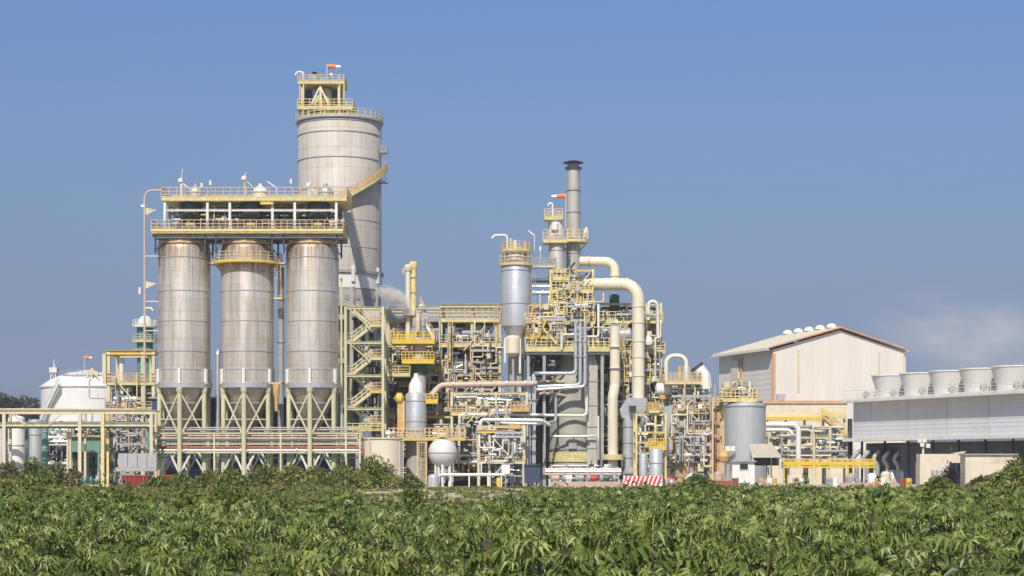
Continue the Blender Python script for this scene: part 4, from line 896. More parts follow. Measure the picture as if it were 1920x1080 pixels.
# ================================================================== GREY COLUMN AND STACK
Dv = 262.0; vx = X(968, Dv); vr = 28 * S(Dv)
t = T('absorber_column', 'bluish grey absorber column with a railed head left of the main stack', 'column', (vx, Dv, 0))
vessel_shell(t, (vx, Dv), vr, Z(612, Dv), Z(497, Dv), 'silver', top=.3, n=44, bands=[Z(p, Dv) for p in (508, 570)])
MB().lathe((vx, Dv, 0), [(vr - .05, Z(612, Dv)), (vr * .5, Z(632, Dv)), (vr * .5, Z(660, Dv))], 32).build('lower_cone', 'silver', t)
MB().lathe((vx, Dv, 0), [(vr * .5 + .1, 0), (vr * .5 + .1, Z(660, Dv))], 24).build('skirt', 'column', t)
ring_platform(t, (vx, Dv), vr - .6, vr + .25, Z(496, Dv), 'tan', 'deck', 16, 1.5)
MB().lathe((vx, Dv, 0), [(vr * .82, Z(497, Dv)), (vr * .82, Z(478, Dv)), (vr * .7, Z(472, Dv)), (vr * .5, Z(468, Dv))], 28).build('upper_drum', 'column', t)
ring_platform(t, (vx, Dv), vr * .6, vr + .05, Z(470, Dv), 'tan', 'deck', 14, 1.1, brackets=0)
for px, py in ((958, 446), (966, 450), (985, 452)): MB().cyl(P(px, 470, Dv), P(px, py, Dv), .22, 10).build('nozzle', 'white' if px == 966 else 'tan', t)
gooseneck(t, P(951, 470, Dv), Z(441, Dv) - Z(470, Dv), 1.7, .15)
MB().bar(P(990, 432, Dv), P(1002, 441, Dv), .16).bar(P(1002, 441, Dv), P(1002, 470, Dv), .08).build('davit', 'white', t)
ladder(t, X(1000, Dv), Dv - .4, Z(640, Dv), Z(497, Dv), 'grey', .5)
t = T('link_bridge', 'narrow railed bridge linking the absorber column to the stack', 'bridge', P(1015, 500, Dv))
platform(t, X(998, Dv), X(1042, Dv), Dv - .8, Dv + .8, Z(499, Dv), 'grey', 'green', .25, 1.1, 'fb'); MB().bar(P(1013, 499, Dv), P(1013, 466, Dv), .07).build('lamp_post', 'white', t); MB().box(P(1013, 466, Dv), .25, .2, .6).build('lamp_head', 'white', t)
t = T('crossover_pipe', 'upper grey pipe pair between the absorber column and the stack tower', 'pipe', P(1015, 535, Dv))
pipe(t, [P(992, 526, Dv), P(1040, 526, Dv)], .3, 'dark'); pipe(t, [P(992, 537, Dv), P(1040, 537, Dv)], .24, 'galv')
t = T('crossover_pipe', 'lower pale blue-grey pipe between the absorber column and the stack tower', 'pipe', P(1015, 548, Dv))
pipe(t, [P(992, 549, Dv), P(1040, 549, Dv)], .3, 'silver')
for px in (1002, 1018): flange(t, P(px, 549, Dv), .45, 'x')
t = T('condensate_pot', 'pale box-shaped pot hanging below the absorber cone', 'pot', P(962, 665, 259))
MB().lathe(P(962, 650, 259), [(.3, -1.4), (.95, -.9), (.95, 1.2), (.7, 1.5)], 20).build('pot', 'beigetank', t); pipe(t, [P(947, 680, 259), P(947, 634, 259), P(975, 634, 259), P(975, 700, 259)], .16, 'white', .3); MB().bar(P(962, 669, 259), (X(962, 259), 259, 0), .3).build('post', 'grey', t)
# stack
Dk = 264.5; kx = X(1075, Dk); kr = 13 * S(Dk)
t = T('main_stack', 'tall slim grey chimney stack with dark cap above the reactor', 'chimney', (kx, Dk, Z(580, Dk)))
MB().lathe((kx, Dk, 0), [(kr + .06, Z(590, Dk)), (kr, Z(440, Dk)), (kr - .06, Z(316, Dk))], 28).build('shaft', 'column', t)
for py in (357, 398, 475, 520): MB().ring((kx, Dk, 0), kr - .1, kr + .08, Z(py, Dk) - .07, Z(py, Dk) + .07, 28).build('flange_ring', 'grey', t)
MB().ring((kx, Dk, 0), kr - .35, kr + .2, Z(317, Dk), Z(314, Dk), 28).build('cap_ring', 'dark', t)
MB().lathe((kx, Dk, 0), [(kr - .15, Z(314, Dk)), (kr - .15, Z(307, Dk))], 24).build('cap_collar', 'grey', t)
MB().lathe((kx, Dk, 0), [(kr + .45, Z(306, Dk)), (kr + .5, Z(305, Dk)), (kr * .5, Z(301, Dk)), (.05, Z(300, Dk))], 24).build('rain_cap', 'dark', t)
# scrubber tower left of the stack
De = 262.5; ex = X(1044, De); er = 15 * S(De)
t = T('scrubber_tower', 'pale slim scrubber tower close against the left of the stack', 'tower', (ex, De, 0))
vessel_shell(t, (ex, De), er, Z(660, De), Z(450, De), 'column', bands=[Z(p, De) for p in (470, 540, 590)], top=.4)
MB().lathe((ex - .1, De, 0), [(.95, Z(450, De)), (.95, Z(408, De)), (.6, Z(402, De))], 20).build('head', 'white', t)
platform(t, X(1021, De), X(1055, De), De - 1.2, De + 1.2, Z(410, De), 'tan', 'deck', .28, 1.2, sp=.6); gooseneck(t, P(1036, 410, De), Z(381, De) - Z(410, De), .5, .12, 'white', -1); pipe(t, [P(1030, 450, De), P(1030, 412, De)], .14, 'cream')
MB().lathe(P(1040, 425, De - 1.0), [(.02, -.7), (.5, -.4), (.5, .4), (.02, .7)], 14).build('side_pot', 'white', t)
t = T('stack_platform', 'round yellow railed platform ringing the stack and scrubber tower', 'platform', (kx, Dk, Z(452, Dk)))
platform(t, X(1018, De), X(1063, De), De - 1.6, De + 1.6, Z(452, De), 'tan', 'deck', .4, 1.4, 'flb', .6)
ring_platform(t, (kx, Dk), kr + .05, kr + 1.15, Z(453, Dk), 'rail', 'deck', 16, 1.5)
MB().lathe((X(1099, Dk), Dk - .4, Z(453, Dk)), [(.35, .3), (.35, 1.5), (.05, 2.0)], 12).build('pot', 'pipe', t)
windsock('orange and white windsock flying against the main stack', (X(1061, 264), 264, Z(452, 264)), Z(367, 264) - Z(452, 264), 1.9, -1)
t = T('service_decks', 'stacked yellow service decks wrapped round the foot of the stack', 'platform', (kx, Dk, Z(600, Dk)))
frame(t, [X(1032, 261), X(1060, 261), X(1112, 261)], [261, 269], [Z(p, 261) for p in (604, 566, 545, 505)], 'rail', .28, Z(654, 261), xb=((0, 3), (0, 2)))
for x0, x1, py in ((1034, 1112, 546), (1036, 1110, 566), (1056, 1116, 604), (1036, 1068, 522), (1034, 1064, 586)): platform(t, X(x0, 261), X(x1, 261), 260.3, 269, Z(py, 261), 'rail', 'deck', .35, 1.25, sp=.6)
MB().bar(P(1062, 512, 260.5), P(1078, 492, 260.5), .3).build('brace', 'dark', t)
clutter(t, X(1034, 261), X(1110, 261), 261, 264, Z(600, 261), Z(510, 261), 18, 61, ('dark', 'grey', 'cream', 'rail', 'white'), .07, .2, 8)
for k in range(4): MB().box((X(1066, 261) + k * 1.0, 260.15, Z(597, 261)), .5, .12, .5).build('gauge_panel', 'dark', t)
risers(t, X(1036, 261), X(1108, 261), 260.2, Z(648, 261), Z(510, 261), 14, 156)
t = T('feed_cone', 'grey inverted hopper between the service decks under the stack', 'hopper', (X(1085, 264), 264, Z(600, 264)))
MB().lathe((X(1085, 262.8), 262.8, 0), [(.8, Z(604, 264)), (1.7, Z(586, 264)), (1.7, Z(574, 264)), (.9, Z(564, 264))], 24).build('hopper_body', 'silver', t)
# reactor
Dz = 262.6; zx = X(1075, Dz); zr_ = 46.5 * S(Dz)
t = T('reactor', 'big round grey-green reactor vessel below the wide yellow deck', 'reactor', (zx, Dz, 0))
MB().lathe((zx, Dz, 0), [(zr_ + .1, 1.0), (zr_, 1.2), (zr_, Z(722, Dz)), (zr_ * .86, Z(704, Dz)), (zr_ * .5, Z(684, Dz)), (zr_ * .5, Z(640, Dz))], 56).build('shell', 'reactor', t, ang=40)
for py in (775, 815, 842): MB().ring((zx, Dz, 0), zr_ - .02, zr_ + .12, Z(py, Dz) - .14, Z(py, Dz) + .14, 56).build('stiffener_ring', 'reactor', t)
MB().ring((zx, Dz, 0), zr_ - .02, zr_ + .16, Z(866, Dz), Z(849, Dz), 56).build('yellow_base', 'deck', t)
MB().ring((zx, Dz, 0), zr_ - .3, zr_ + .5, 0, 1.0, 40).build('foundation', 'conc', t)
pipe(t, [P(1032, 818, 258.2), P(1104, 818, 258.2)], .16, 'galv')
for px in (1045, 1075, 1098): MB().bar(P(px, 818, 258.3), P(px, 818, 260.5), .14).build('bracket', 'grey', t)
MB().box((zx - .2, Dz - zr_ - .15, Z(833, Dz)), 1.1, .4, 1.3).build('manhole', 'grey', t)
t = T('reactor_deck', 'wide yellow deck with railings capping the grey reactor', 'platform', (zx, Dz, Z(655, Dz)))
platform(t, X(985, 260), X(1150, 260), 257.8, 273, Z(654, 260), 'rail', 'deck', .5, 1.35, sp=.7)
for px in (990, 1020, 1128, 1148):
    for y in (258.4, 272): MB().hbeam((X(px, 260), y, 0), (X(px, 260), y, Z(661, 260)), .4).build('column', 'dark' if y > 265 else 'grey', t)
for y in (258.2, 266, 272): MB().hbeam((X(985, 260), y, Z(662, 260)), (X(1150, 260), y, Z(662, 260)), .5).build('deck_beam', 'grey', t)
clutter(t, X(988, 260), X(1060, 260), 260.5, 266, Z(650, 260), Z(575, 260), 26, 62, ('yellow', 'rail', 'orange', 'cream', 'dark', 'grey'), .08, .22, 8)
frame(t, [X(990, 261), X(1032, 261)], [261, 268], [Z(p, 261) for p in (632, 603, 570)], 'rail', .26, Z(653, 261), xb=((0, 1), (0, 0)))
for py in (632, 603): platform(t, X(986, 261), X(1036, 261), 260.3, 268, Z(py, 261), 'orange' if py == 632 else 'rail', 'yellow', .3, 1.1, sp=.6)
MB().bar(P(1006, 640, 260.1), P(1030, 585, 260.1), .3).build('stair_stringer', 'yellow', t)
clutter(t, X(1060, 260), X(1148, 260), 261, 267, Z(650, 260), Z(608, 260), 14, 63, ('dark', 'grey', 'cream', 'white'), .08, .22, 6)
risers(t, X(990, 258), X(1056, 258), 257.6, Z(648, 258), Z(572, 258), 10, 153)
risers(t, X(1126, 258), X(1148, 258), 257.6, Z(650, 258), Z(590, 258), 4, 154)
flight(t, P(1040, 651, 258.6), P(1060, 612, 258.6), 1.0)
for k, (px, pb) in enumerate(((1079.5, 700), (1088, 722), (1097, 725))):
    t = T('downpipe', ['shortest and leftmost of three pale pipes dropping to the reactor', 'middle one of three pale pipes dropping to the reactor', 'rightmost of three pale pipes dropping to the reactor'][k], 'pipe', P(px, 605, 257))
    pipe(t, [P(px, 606, 257), P(px, pb, 257), P(1010 - k * 3, pb + k * 3, 257), P(1003 - k * 4, pb + k * 3, 258.5)], .24, 'silver', .6, n=12)
    for py in (640, 668): flange(t, P(px, py, 257), .36)
t = T('header_pipe', 'thin white pipe looping over the reactor deck behind the three downpipes', 'pipe', P(1085, 630, 259))
pipe(t, [P(1053, 655, 257.5), P(1053, 631, 257.5), P(1122, 631, 257.5), P(1122, 570, 258.4)], .14, 'white', .3)
for k, py in enumerate((701, 716, 727, 738)):
    t = T('feed_pipe', ['top', 'second', 'third', 'lowest'][k] + ' of the stacked feed pipes left of the reactor neck', 'pipe', P(1035, py, 258.5))
    pipe(t, [P(1000, py + 30, 258.5), P(1000 + k * 4, py, 258.5), P(1036, py, 258.5), P(1060 + 5 * k, py + (6 if k > 1 else 0), 260), P(1080 + 5 * k, py + (14 if k > 1 else 0), 262)], .2, ['white', 'cream', 'tan', 'pink'][k], .4)
    valve(t, P(1036, py, 258.2), .45, ['dark', 'tan', 'dark', 'tan'][k])
t = T('square_duct', 'light grey square duct standing against the right flank of the reactor', 'duct', (X(1110, 260), 260, 0))
MB().box((X(1110, 260), 259.9, Z(672, 260) / 2 - .4), 20 * S(260), 1.4, Z(690, 260)).build('duct_body', 'grey' if False else 'column', t)
MB().prism([P(1095, 692, 259.3), P(1122, 692, 259.3), P(1116, 666, 259.3), P(1097, 666, 259.3)], (0, 1.2, 0)).build('hood', 'column', t)
for py in (715, 760, 800, 840): MB().box((X(1110, 260), 259.9, Z(py, 260)), 20 * S(260) + .2, 1.6, .14).build('stiffener', 'grey', t)
pipe(t, [P(1122, 780, 258.8), P(1122, 862, 258.8)], .14, 'white')
pipe(t, [P(1060, 817, 258.5), P(1120, 817, 258.5), P(1120, 862, 258.5)], .13, 'galv', .5)
t = T('twin_riser', 'bluish pair of square risers left of the reactor', 'riser', (X(996, 257), 257, 0))
for px in (992, 1001): MB().box((X(px, 257), 257, Z(706, 257) / 2), .5, .6, Z(706, 257)).build('riser', 'silver', t)
for py in (720, 750, 780, 820): MB().box((X(996.5, 257), 256.9, Z(py, 257)), 1.4, .9, .12).build('clamp', 'grey', t)
MB().box(((X(985, 276) + X(1150, 276)) / 2, 276, Z(658, 276) / 2), X(1150, 276) - X(985, 276), .3, Z(658, 276)).build('backing_wall', 'grey', t)  # wall added to close the sky gap where it is dark under the deck
clutter(t, X(988, 270), X(1028, 270), 262, 272, Z(760, 270), Z(664, 270), 14, 67, ('grey', 'dark', 'galv'), .08, .25, 6)
# ================================================================== CREAM PIPES
t = T('flue_pipe', 'fat cream flue pipe bending down in front of the right-hand decks', 'flue', P(1197, 745, 259))
pipe(t, [P(1098, 533, 262), P(1197, 533, 259), P(1197, 748, 259)], 11.5 * S(259), 'pipe', 2.2, n=22)
for py in (575, 605, 640, 670, 705): MB().ring((X(1197, 259), 259, 0), 11 * S(259), 11.5 * S(259) + .09, Z(py, 259) - .07, Z(py, 259) + .07, 22).build('flange_ring', 'pipe', t)
for px in (1112, 1136, 1160, 1176): flange(t, P(px, 533, 262 - (px - 1098) * .0303), .92, 'x', 'pipe')
for px in (1190, 1197): pass
pipe(t, [P(1186, 560, 258.6), P(1186, 745, 258.6)], .06, 'galv')
t = T('flue_pipe', 'smaller cream flue pipe joining the fat one from above', 'flue', P(1130, 490, 262))
pipe(t, [P(1088, 490, 262), P(1153, 491, 261), P(1153, 528, 261)], 9 * S(261), 'pipe', 1.6, n=20); flange(t, P(1104, 490, 261.8), .8, 'x', 'tan'); flange(t, P(1153, 517, 261), .8, 'z', 'pipe')
t = T('flue_pipe', 'upright cream flue pipe with a jog right of the square duct', 'flue', (X(1150, 257), 257, 0))
pipe(t, [(X(1149, 257), 257, .4), P(1149, 745, 257), P(1153, 722, 257.4), P(1153, 612, 257.4)], 9.5 * S(257), 'pipe', 1., n=20)
for py in (650, 690, 760, 800, 842): MB().ring((X(1149 if py > 740 else 1153, 257), 257.2, 0), .5, 9.5 * S(257) + .1, Z(py, 257) - .06, Z(py, 257) + .06, 20).build('flange_ring', 'pipe', t)
MB().box((X(1149, 257), 257, .3), 2.6, 2, .6).build('foundation', 'conc', t); MB().ring((X(1149, 257), 257, 0), .6, 1.6, Z(862, 257), Z(852, 257), 20).build('base_ring', 'deck', t)
t = T('duct_junction', 'grey funnel-shaped duct junction under the fat cream flue', 'duct', (X(1190, 258), 258, 0))
MB().prism([P(1162, 768, 257.4), P(1176, 746, 257.4), P(1212, 746, 257.4), P(1216, 764, 257.4), P(1200, 784, 257.4), P(1166, 784, 257.4)], (0, 2.6, 0)).build('junction_box', 'galv', t)
MB().lathe((X(1179, 258), 258, 0), [(.85, 0), (.85, Z(784, 258))], 20).build('lower_duct', 'silver', t)
for py in (800, 830, 858): MB().ring((X(1179, 258), 258, 0), .8, .95, Z(py, 258) - .06, Z(py, 258) + .06, 20).build('flange_ring', 'grey', t)
MB().box(P(1186, 765, 256.6), .9, 1.2, .6).build('damper_motor', 'dark', t)
MB().lathe((X(1183, 255), 255, 0), [(.9, 0), (.9, 1.6), (1.1, 1.7), (1.1, 1.95), (.6, 2.2), (.3, 2.6)], 18).build('seal_pot', 'grey', t)
# right deck structure
t = T('heater_structure', 'yellow-green steel structure right of the reactor carrying a silvery drum', 'process structure', (X(1180, 264), 264, 0))
frame(t, [X(1122, 263), X(1176, 263), X(1212, 263), X(1239, 263)], [263, 269, 275], [Z(p, 263) for p in (815, 775, 712, 659, 600, 568)], 'green', .34, xb=((0, 4), (2, 2), (1, 1)))
for x0, x1, py, r1, d1 in ((1118, 1246, 659, 'rail', 'deck'), (1120, 1242, 602, 'rail', 'deck'), (1130, 1250, 712, 'yellow', 'deck'), (1120, 1246, 775, 'tan', 'deck'), (1118, 1250, 815, 'rail', 'deck')):
    platform(t, X(x0, 263), X(x1, 263), 262.3, 275, Z(py, 263), r1, d1, .35, 1.25, sp=.8)
MB().box((X(1120, 275.5), 275.5, 8.5), 20, .3, 17).build('gap_backing', 'grey', t)  # added backing that keeps the gaps between these decks dark
clutter(t, X(1124, 263), X(1238, 263), 263, 270, Z(655, 263), Z(572, 263), 34, 64, ('grey', 'dark', 'cream', 'rail', 'green', 'galv'), .08, .25, 14)
clutter(t, X(1124, 263), X(1238, 263), 263, 268, Z(710, 263), Z(662, 263), 20, 65, ('grey', 'dark', 'cream', 'white', 'orange', 'galv'), .08, .24, 8)
clutter(t, X(1124, 263), X(1245, 263), 262, 268, Z(812, 263), Z(716, 263), 36, 66, ('grey', 'dark', 'cream', 'rail', 'white', 'galv', 'tan'), .08, .22, 14)
risers(t, X(1126, 263), X(1240, 263), 262.0, Z(812, 263), Z(570, 263), 26, 151)
risers(t, X(1126, 263), X(1240, 263), 261.5, .5, Z(790, 263), 14, 152)
ladder(t, X(1168, 261), 261.6, Z(712, 261), Z(604, 261), 'rail', .55)
drum_h(t, P(1165, 628, 262.5), 1.0, 2.2, 'silver', 'x')
MB().bar(P(1128, 655, 262), P(1150, 612, 262), .2).bar(P(1150, 612, 262), P(1170, 655, 262), .2).build('brace', 'dark', t)
t = T('upright_drum', 'small dark green drum standing high beside the fat cream flue', 'drum', P(1152, 602, 264))
vessel_shell(t, (X(1152, 264), 264), 9.5 * S(264), Z(582, 264), Z(556, 264), 'darkgreen', top=.5, bot=.5); MB().ring((X(1152, 264), 264, 0), .3, .5, Z(602, 264), Z(582, 264), 14).build('skirt', 'grey', t)
t = T('channel_head', 'dark blue round channel head on the reactor deck railing', 'exchanger head', P(1134, 640, 260))
MB().lathe(P(1134, 628, 260), [(.2, -.6), (.75, -.5), (.75, .3), (.85, .3), (.85, .9), (.4, 1.1)], 20, 'y').build('head', 'navy', t); MB().bar(P(1134, 628, 260), P(1134, 654, 260), .4).build('saddle', 'grey', t)
t = T('arch_pipe', 'thin white pipe arch on the right corner of the heater structure', 'pipe', P(1228, 640, 262))
pipe(t, [P(1216, 600, 262), P(1216, 565, 262), P(1232, 565, 262), P(1234, 640, 262)], .22, 'white', .9)
t = T('globe_valve', 'white round vessel by the right deck rail under the arch pipe', 'vessel', P(1216, 640, 261))
MB().lathe(P(1216, 640, 261), [(.02, -.7), (.5, -.5), (.65, 0), (.5, .5), (.2, .7), (.2, 1.4)], 16).build('body', 'white', t)
# ================================================================== RIGHT OF CENTRE
t = T('hairpin_pipe', 'cream inverted-U hairpin pipe above the rusty column', 'pipe', P(1268, 720, 258))
pipe(t, [P(1249, 722, 258), P(1249, 667, 258), P(1287, 667, 258), P(1287, 700, 258)], 4.2 * S(258), 'pipe', 1.1, n=14)
Dn = 257.0; nx = X(1287, Dn)
t = T('rusty_column', 'stepped rusty beige column with tan decks right of the reactor', 'column', (nx, Dn, 0))
nr_ = 25 * S(Dn)
vessel_shell(t, (nx, Dn), nr_, 1.2, Z(818, Dn), 'rusttank', top=.35, n=36, bands=(Z(830, Dn), Z(858, Dn)))
MB().ring((nx, Dn, 0), nr_ * .6, nr_ * .9, 0, 1.2, 24).build('skirt', 'conc', t)
MB().lathe((nx, Dn, 0), [(17 * S(Dn), Z(812, Dn)), (17 * S(Dn), Z(752, Dn)), (13 * S(Dn), Z(742, Dn)), (9 * S(Dn), Z(720, Dn)), (9 * S(Dn), Z(692, Dn)), (6 * S(Dn), Z(686, Dn))], 28).build('upper_shell', 'column', t, ang=30)
for x0, x1, py, rm in ((1254, 1328, 806, 'tan'), (1262, 1325, 772, 'orange'), (1244, 1312, 717, 'tan')): platform(t, X(x0, Dn), X(x1, Dn), Dn - 2.4, Dn + 2.4, Z(py, Dn), rm, 'deck', .35, 1.2, sp=.6)
MB().box(P(1274, 714, Dn - 1), .35, .4, 4).build('rusty_post', 'orange', t)
frame(t, [X(1250, Dn), X(1326, Dn)], [Dn + 2.6, Dn + 7], [Z(p, Dn) for p in (806, 772, 717)], 'cream', .28)
clutter(t, X(1252, Dn), X(1330, Dn), Dn - 2, Dn + 5, Z(804, Dn), Z(722, Dn), 26, 71, ('grey', 'white', 'orange', 'cream', 'dark', 'galv'), .07, .2, 14)
clutter(t, X(1255, Dn), X(1335, Dn), Dn - 3, Dn + 5, .5, Z(810, Dn), 22, 72, ('grey', 'white', 'orange', 'cream', 'dark', 'galv', 'tan'), .07, .2, 10)
risers(t, X(1252, Dn), X(1330, Dn), Dn - 2.6, .6, Z(724, Dn), 22, 155)
t = T('pinkish_drum', 'pinkish white drum on the tan deck left of the hairpin pipe', 'drum', P(1246, 730, 258))
MB().lathe(P(1244, 730, 258), [(.4, -1.1), (.85, -.9), (.85, .9), (.4, 1.1)], 20, 'x').build('drum', 'barwhite', t); MB().box(P(1244, 744, 258), 1.2, .9, .6).build('saddle', 'orange', t)
t = T('exhaust_scoop', 'silvery slanted exhaust scoop over the rusty column', 'exhaust', P(1316, 790, 259))
MB().lathe((X(1315, 259), 259, 0), [(.65, Z(805, 259)), (.65, Z(738, 259)), (.9, Z(730, 259)), (.9, Z(722, 259))], 20).build('duct', 'galv', t)
p0, p1 = P(1316, 724, 259), P(1311, 690, 259)
MB().tube([P(1322, 728, 259), P(1320, 706, 259), P(1306, 688, 259)], .95, .8, 20, False).build('scoop', 'white', t); MB().tube([P(1307.5, 690, 259), P(1305, 686.5, 259)], 1.05, 0, 20).build('scoop_lip', 'dark', t)
MB().box(P(1316, 755, 257.9), 1.3, .2, 1.3).build('louvre', 'white', t)
t = T('sampling_frame', 'pale yellow frame with a bright yellow balcony beside the red-white barrier', 'steel frame', (X(1218, 250), 250, 0))
frame(t, [X(1193, 250), X(1229, 250), X(1248, 250)], [250, 254], [Z(p, 250) for p in (848, 828, 809, 775)], 'rail', .24)
platform(t, X(1216, 250), X(1248, 250), 249, 251.4, Z(838, 250), 'yellow', 'yellow', .4, 1.1, sp=.4); MB().bar(P(1228, 835, 249.2), P(1228, 810, 249.2), .35).build('post', 'orange', t)
platform(t, X(1216, 250), X(1236, 250), 249.5, 254, Z(770, 250), 'orange', 'deck', .3, 1.1, sp=.5)
clutter(t, X(1195, 250), X(1246, 250), 250, 253.5, .6, Z(778, 250), 20, 73, ('white', 'galv', 'grey', 'cream', 'dark'), .06, .16, 10)
MB().lathe((X(1210, 252), 252, 0), [(.35, Z(805, 252)), (.6, Z(798, 252)), (.6, Z(784, 252)), (.2, Z(776, 252))], 14).build('filter_pot', 'galv', t)
t = T('upright_tank', 'small grey upright tank below the bright yellow balcony', 'tank', (X(1230, 246), 246, 0))
vessel_shell(t, (X(1230, 246), 246), 12.5 * S(246), .2, Z(843, 246), 'tankgrey', top=.15, bands=(Z(868, 246),)); MB().ring((X(1230, 246), 246, 0), .4, 1.0, 0, .2, 20).build('base', 'conc', t)
t = T('upright_tank', 'slim grey tank left of the tank below the yellow balcony', 'tank', (X(1206, 247), 247, 0))
vessel_shell(t, (X(1206, 247), 247), 8 * S(247), .2, Z(852, 247), 'tankgrey', top=.3); MB().ring((X(1206, 247), 247, 0), .2, .7, 0, .2, 16).build('base', 'conc', t)
t = T('chute', 'grey tapering chute sloping down left of the rusty column', 'chute', P(1250, 830, 254))
MB().prism([P(1246, 762, 254), P(1262, 760, 254), P(1256, 800, 254), P(1250, 832, 254), P(1244, 832, 254), P(1244, 800, 254)], (0, 1.2, 0)).build('chute_body', 'galv', t); MB().bar(P(1247, 832, 254.6), (X(1247, 254.6), 254.6, 0), .3).build('post', 'grey', t)
t = T('brown_duct', 'rust brown vertical duct between the rusty column and the grey tank', 'duct', (X(1342, 256), 256, 0))
for px in (1338, 1347): MB().box((X(px, 256), 256, Z(752, 256) / 2), .5, .7, Z(752, 256)).build('duct_leg', 'orange' if px > 1340 else 'trimred', t)
MB().box((X(1343, 256), 256, Z(748, 256)), 1.4, 1.1, .5).build('head', 'tan', t); pipe(t, [P(1355, 818, 255), P(1355, 760, 255), P(1330, 760, 255)], .16, 'galv')
# grey tank
Dg = 252.0; gx = X(1397, Dg); gr = 38.5 * S(Dg)
t = T('process_tank', 'broad light grey cylindrical tank in front of the beige warehouse', 'tank', (gx, Dg, 0))
MB().lathe((gx, Dg, 0), [(gr, 0), (gr, Z(762, Dg)), (gr * .93, Z(758, Dg)), (gr * .4, Z(752, Dg)), (.2, Z(750, Dg))], 56).build('shell', 'tankgrey', t, ang=25)
MB().ring((gx, Dg, 0), gr - .02, gr + .1, Z(763, Dg), Z(760, Dg), 56).build('rim', 'galv', t)
platform(t, X(1352, Dg), X(1416, Dg), Dg - 1.6, Dg + 2.4, Z(750, Dg), 'rail', 'deck', .3, 1.4, sp=.6)
for px in (1354, 1368, 1400, 1412): MB().bar(P(px, 752, Dg - 1.2), P(px, 764, Dg - 1.2), .2).build('stub_post', 'dark', t)
clutter(t, X(1350, Dg), X(1412, Dg), Dg - 1, Dg + 2, Z(748, Dg), Z(715, Dg), 14, 74, ('galv', 'grey', 'tan', 'white', 'rail'), .05, .13, 8)
frame(t, [X(1337, Dg), X(1356, Dg)], [Dg + .5, Dg + 3], [Z(p, Dg) for p in (815, 750)], 'tan', .24); MB().cyl(P(1369, 744, Dg), P(1369, 722, Dg), .35, 12).build('vent_stack', 'orange', t)
t = T('notice_board', 'white rectangular board low on the face of the broad grey tank', 'board', P(1369, 841, Dg - gr - .3))
MB().box(P(1369, 841, Dg - gr - .3), 1.3, .06, .65).build('board', 'white', t); 
for k in (-1, 1): MB().bar(P(1369 + k * 6, 841, Dg - gr - .2), (X(1369 + k * 6, Dg), Dg - gr - .2, 0), .07).build('post', 'grey', t)
# shed + kiosk
Dh = 243.0
t = T('lean_to_roof', 'sloping beige sheet roof of an open shed beside the broad grey tank', 'shed', (X(1436, Dh), Dh, 0))
MB().prism([P(1404, 834, Dh), P(1448, 834, Dh), P(1466, 858, Dh - 2.4), P(1410, 858, Dh - 2.4)], (0, .05, .14)).build('roof', 'shedroof', t)
for px, d in ((1412, Dh - 2.2), (1462, Dh - 2.2), (1408, Dh), (1446, Dh)): MB().bar((X(px, d), d, 0), (X(px, d), d, Z(857 if d < Dh else 835, d)), .16).build('post', 'cream', t)
MB().box((X(1436, Dh + .6), Dh + .5, Z(862, Dh)), 3.4, .1, 1.5).build('backing_wall', 'dark', t); pump(t, (X(1436, Dh), Dh - .8, .0), 1.1, 'grey')
t = T('kiosk', 'small white kiosk with one dark window', 'kiosk', (X(1394, 240), 240, 0)); kx0 = X(1394, 240)
kw, kh = 42 * S(240), Z(866, 240)
MB().box((kx0, 241.2, kh / 2), kw, 2.4, kh).build('wall', 'white', t); MB().box((kx0, 241.1, kh + .08), kw + .4, 2.9, .16).build('roof', 'grey', t)
wz = Z(875, 240); f = MB()
MB().box((kx0 + .05, 239.99, wz), 1.0, .06, .8).build('window', 'glass', t); wi = list(t.children)[-1]
f.bar((kx0 - .5, 239.96, wz + .42), (kx0 + .6, 239.96, wz + .42), .08).bar((kx0 - .5, 239.96, wz - .42), (kx0 + .6, 239.96, wz - .42), .08).bar((kx0 - .5, 239.96, wz - .42), (kx0 - .5, 239.96, wz + .42), .08).bar((kx0 + .6, 239.96, wz - .42), (kx0 + .6, 239.96, wz + .42), .08).build('window_frame', 'white', wi)
MB().box((kx0 + .1, 239.8, .6), 1.3, .4, .1).build('counter', 'grey', t)
t = T('pressure_pot', 'round ochre pressure pot on a stand left of the white kiosk', 'pot', (X(1357, 242), 242, 0))
MB().lathe(P(1357, 856, 242), [(.02, -.85), (.6, -.6), (.8, 0), (.6, .6), (.15, .85), (.15, 1.1)], 20).build('pot', 'orange', t)
for k in (-1, 1): MB().bar((X(1357, 242) + k * .5, 242, 0), (X(1357, 242) + k * .5, 242, Z(860, 242)), .12).build('leg', 'tan', t)
# ================================================================== WAREHOUSE
A = P(1450, 655, 290); B = V((X(1345, 308.7), 308.7, A.z)); C_ = V((X(1695, 297), 297, A.z)); Wb = B - A; Wg = C_ - A
Lg, Ls = Wg.length, Wb.length; ug = Wg / Lg; us = V((-ug.y, ug.x, 0))
ANG = math.atan2(ug.y, ug.x); az = A.z; apz = Z(619, 293.5)
t = T('warehouse', 'tall beige sheet-metal warehouse with red gable trim', 'warehouse', (A.x, A.y, 0)); t.rotation_euler = (0, 0, ANG)
class LB(MB):
    """builds in the thing's own rotated axes: x along the gable, y along the side"""
    def build(s, name, m, parent, label=None, ang=35):
        me = bpy.data.meshes.new(name); me.from_pydata(s.v, [], s.f); me.validate(); me.shade_smooth(); me.set_sharp_from_angle(angle=R(ang)); me.materials.append(M_[m])
        ob = bpy.data.objects.new(name, me); COL.objects.link(ob); ob.parent = parent
        if label: ob['label'] = label
        return ob
G, Ln = Lg, 19.9
